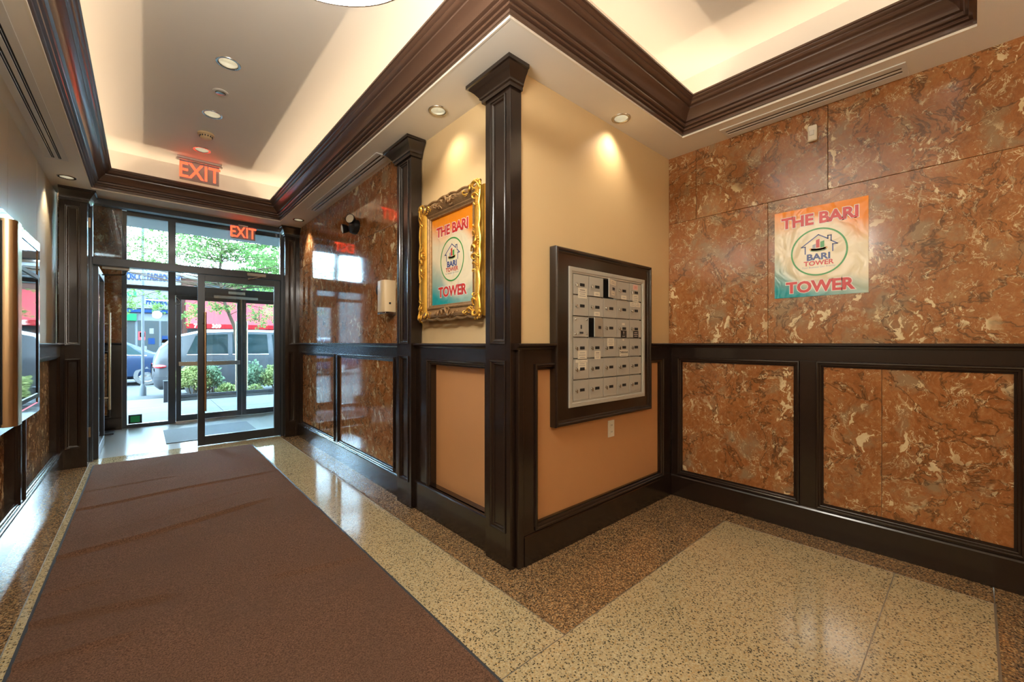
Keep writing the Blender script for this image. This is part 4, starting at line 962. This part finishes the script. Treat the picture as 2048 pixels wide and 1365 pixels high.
# cars
def car(name, label, xr, y0, y1, L, body, st, belt, glass_spans, wheels, zg=-.15, tail=True, chrome=False, wr=.35):
    """st: (x from rear, sill, belt z, roof z, roof inset) ; car points along +X"""
    yc, hw = (y0 + y1) / 2, (y1 - y0) / 2
    t_ = thing(name, label, 'car', (xr + L / 2, yc, zg)); lo = []
    for (x, sill, bz, rz, ins, taper) in st:
        w = hw * taper; wt = max(.05, w - ins); half = [(w * .82, sill), (w * .97, sill + .10), (w, sill + .32), (w * .985, bz - .10), (w * .955, bz), (wt + (w * .955 - wt) * .45, bz + (rz - bz) * .62), (wt, bz + (rz - bz) * .93), (wt * .8, rz - .01), (wt * .35, rz + .012)]
        ring = [(xr + x, yc - a, zg + b) for a, b in half] + [(xr + x, yc + a, zg + b) for a, b in reversed(half)]
        lo.append(ring)
    MB().loops(lo, True, True, True).build('body', body, t_, smooth=True)
    def side(x, f, sgn):       # point on the greenhouse side, f from belt 0 to roof 1
        for a, b in zip(st, st[1:]):
            if a[0] <= x <= b[0]: break
        k = (x - a[0]) / (b[0] - a[0]); bz, rz, ins, tp = (a[i] + (b[i] - a[i]) * k for i in (2, 3, 4, 5)); w = hw * tp; wt = w - ins
        pts = [(w * .955, bz), (wt + (w * .955 - wt) * .45, bz + (rz - bz) * .62), (wt, bz + (rz - bz) * .93)]
        if f < .62: q = f / .62; yy = pts[0][0] + (pts[1][0] - pts[0][0]) * q
        else: q = (f - .62) / .31; yy = pts[1][0] + (pts[2][0] - pts[1][0]) * q
        return (xr + x, yc + sgn * (yy + .006), zg + bz + (rz - bz) * f)
    for (xa, xb, xa2, xb2) in glass_spans:
        for sgn in (-1, 1):
            m = MB(); rows = []
            for f in (.08, .35, .62, .84):
                k = (f - .08) / .76; rows.append([side(xa + (xa2 - xa) * k + (xb + (xb2 - xb) * k - xa - (xa2 - xa) * k) * q / 6, f, sgn) for q in range(7)])
            m.loops(rows, False); m.build('side_window', 'car_glass', t_, smooth=True)
            if chrome: MB().tube([side(xa + (xb - xa) * q / 6, .03, sgn) for q in range(7)], .010, 6).build('window_trim', 'steel', t_)
    for x in wheels:
        for sgn in (-1, 1):
            w_ = MB().lathe((xr + x, yc + sgn * (hw - .11), zg + wr), (0, sgn, 0), [(wr * .62, -.10), (wr * .96, -.10), (wr, -.06), (wr, .06), (wr * .95, .105), (wr * .64, .11)], 32).build('wheel', 'tyre', t_, smooth=True)
            MB().lathe((xr + x, yc + sgn * (hw - .11), zg + wr), (0, sgn, 0), [(.03, .09), (wr * .25, .10), (wr * .6, .075), (wr * .64, .108)], 32, True).build('rim', 'steel', w_, smooth=True)
    for x in (.0,):
        for sgn in (-1, 1):
            s0 = st[1]; zz = zg + s0[2] - .10
            MB().ell((xr + .16, yc + sgn * hw * .80, zz - .02), (.15, hw * .20, .060), 14, 8).build('tail_light', 'tail_red', t_, smooth=True)
    for sgn in (-1, 1):
        for (xa, xb, _, _) in glass_spans[:2]:
            MB().box(xr + xb - .34, xr + xb - .14, yc + sgn * hw * .975 - .012, yc + sgn * hw * .975 + .012, zg + belt - .16, zg + belt - .135).build('door_handle', body, t_, .008)
        MB().tube([(xr + 1.0, yc + sgn * hw * .66, zg + st[4][3] + .03), (xr + L * .58, yc + sgn * hw * .66, zg + st[4][3] + .035)], .014, 8).build('roof_rail', 'steel', t_)
    return t_
car('sport_utility_car', 'dark grey parked sport utility car behind the planting bed', .12, 12.25, 14.1, 4.75, 'car_grey',
    [(0, .50, .62, .66, .25, .80), (.05, .34, .92, .98, .12, .90), (.14, .26, 1.00, 1.20, .16, .95), (.42, .24, 1.04, 1.50, .24, .985), (.85, .22, 1.04, 1.62, .28, 1.0), (1.6, .22, 1.03, 1.67, .29, 1.0), (2.6, .22, 1.02, 1.66, .29, 1.0), (3.15, .22, 1.01, 1.45, .26, 1.0), (3.62, .22, 1.00, 1.10, .16, 1.0), (4.3, .24, .92, .98, .12, .97), (4.62, .30, .80, .86, .12, .88), (4.75, .42, .62, .66, .2, .76)],
    1.03, [(.62, 1.42, .80, 1.44), (1.52, 2.30, 1.54, 2.30), (2.42, 3.42, 2.42, 3.10)], (.92, 3.75), chrome=True)
car('minivan', 'dark blue minivan passing in the far lane beyond the side window', -3.9, 17.3, 19.2, 5.0, 'car_blue',
    [(0, .40, .60, .66, .25, .85), (.06, .28, .86, .95, .10, .93), (.30, .22, .98, 1.34, .20, .98), (.65, .20, .98, 1.44, .24, 1.0), (1.4, .20, .97, 1.48, .26, 1.0), (2.6, .20, .96, 1.48, .26, 1.0), (3.4, .20, .95, 1.38, .25, 1.0), (4.1, .20, .92, 1.02, .16, 1.0), (4.6, .22, .84, .90, .12, .96), (4.9, .30, .70, .75, .12, .86), (5.0, .40, .55, .60, .2, .76)],
    .96, [(.55, 1.35, .66, 1.38), (1.46, 2.5, 1.48, 2.5), (2.62, 3.95, 2.62, 3.55)], (.95, 3.95), chrome=True, wr=.32)
car('sedan', 'white sedan parked across the street at the right', 4.2, 20.5, 22.3, 4.6, 'car_white',
    [(0, .45, .70, .76, .25, .80), (.06, .30, .90, .96, .12, .90), (.5, .24, .98, 1.02, .12, .98), (.95, .22, .99, 1.20, .22, 1.0), (1.5, .22, .98, 1.46, .27, 1.0), (2.3, .22, .97, 1.50, .28, 1.0), (2.9, .22, .96, 1.36, .26, 1.0), (3.4, .22, .94, 1.02, .14, 1.0), (4.1, .24, .88, .93, .12, .97), (4.5, .30, .74, .79, .12, .88), (4.6, .42, .60, .64, .2, .78)],
    .97, [(.95, 1.75, 1.30, 1.75), (1.85, 3.15, 1.85, 2.80)], (.85, 3.65))

# shops across the street (facade plane y = 28)
SY = 28.0
sh = thing('shop_building', 'white-signed shop building across the street beyond the side window', 'building', (-1, SY, 0))
box('wall', 'shop_wall', sh, -14, 1.45, SY, SY + 3, -.02, 5.2); box('parapet', 'shop_brick', sh, -14, 1.45, SY - .1, SY + .3, 5.2, 5.32)
SB = lambda xc, zc: (lambda x, y, o_: (xc + x, SY - .26 - o_, zc + y))
sg = box('sign_board', 'sign_white', sh, -4.5, 1.42, SY - .25, SY - .02, 3.95, 5.10)
text('lettering', 'OSCO', SB(-.36, 4.46), .50, 'sign_blue', sg, bold=.02, sx=.46)
text('lettering', 'E FASHION INC', SB(.70, 4.50), .50, 'sign_blue', sg, bold=.02, sx=.45)
sg2 = box('sign_board', 'sign_white', sh, -4.5, 1.42, SY - .25, SY - .02, 2.92, 3.82)
text('lettering', 'C R', SB(-.46, 3.60), .36, 'sign_green', sg2, bold=.012, sx=.6); text('lettering', 'PHARMAC', SB(.52, 3.26), .42, 'sign_blue', sg2, bold=.02, sx=.48)
box('blue_band', 'sign_blue', sh, -4.5, 1.42, SY - .3, SY - .02, 2.70, 2.86)
box('green_sign', 'sign_green', sh, -1.6, -.30, SY - .3, SY - .05, 2.28, 2.62)
box('shop_frame', 'pole_grey', sh, -4.4, 1.40, SY - .12, SY - .02, 0, 2.66)
for x0, x1 in ((-4.3, -2.4), (-2.3, -.36), (-.26, .55), (.63, 1.34)):
    w_ = box('shop_window', 'shop_dark', sh, x0, x1, SY - .16, SY - .12, .45, 2.30)
    rq = random.Random(int(x0 * 10))
    for k in range(5): a = rq.uniform(x0, x1 - .35); b = rq.uniform(.5, 1.7); box('display_card', rq.choice(['sign_white', 'goods', 'sign_blue', 'awning_pale']), w_, a, a + rq.uniform(.15, .34), SY - .17, SY - .16, b, b + rq.uniform(.15, .5))
s2 = thing('awning_shop', 'brick shop with a long red awning across the street', 'building', (6, SY, 0))
box('wall', 'shop_brick', s2, 1.46, 16, SY, SY + 3, -.02, 4.7); box('cornice', 'shop_wall', s2, 1.46, 16, SY - .15, SY, 4.6, 4.8)
for k in range(5): w_ = box('upper_window', 'shop_dark', s2, 2.0 + k * 2.4, 3.4 + k * 2.4, SY - .04, SY, 3.85, 4.45); box('sash', 'sign_white', w_, 1.95 + k * 2.4, 3.45 + k * 2.4, SY - .06, SY - .04, 4.13, 4.17)
MB().loops([[(x, SY, 3.55), (x, SY - 1.1, 2.16), (x, SY - 1.1, 2.12), (x, SY - .0, 2.12)] for x in (1.62, 13.0)], True, True, True).build('awning', 'awning_pale', s2)
vl = box('valance', 'awning_red', s2, 1.60, 13.0, SY - 1.13, SY - 1.10, 1.93, 2.17)
text('lettering', '718', lambda x, y, o_: (2.10 + x, SY - 1.131 - o_, 2.05 + y), .27, 'print_white', vl, bold=.006); text('lettering', '309', lambda x, y, o_: (2.86 + x, SY - 1.131 - o_, 2.05 + y), .27, 'print_white', vl, bold=.006)
for k in range(6):
    x0 = 1.7 + k * 1.8; w_ = box('shop_window', 'shop_dark', s2, x0, x0 + 1.65, SY - .08, SY - .02, .4, 1.95); rq = random.Random(k + 40)
    for q in range(6): a = x0 + rq.uniform(.05, 1.3); b = rq.uniform(.5, 1.4); box('display_card', rq.choice(['sign_white', 'goods', 'awning_pale', 'shop_brick', 'goods']), w_, a, a + rq.uniform(.15, .3), SY - .1, SY - .08, b, b + rq.uniform(.15, .45))
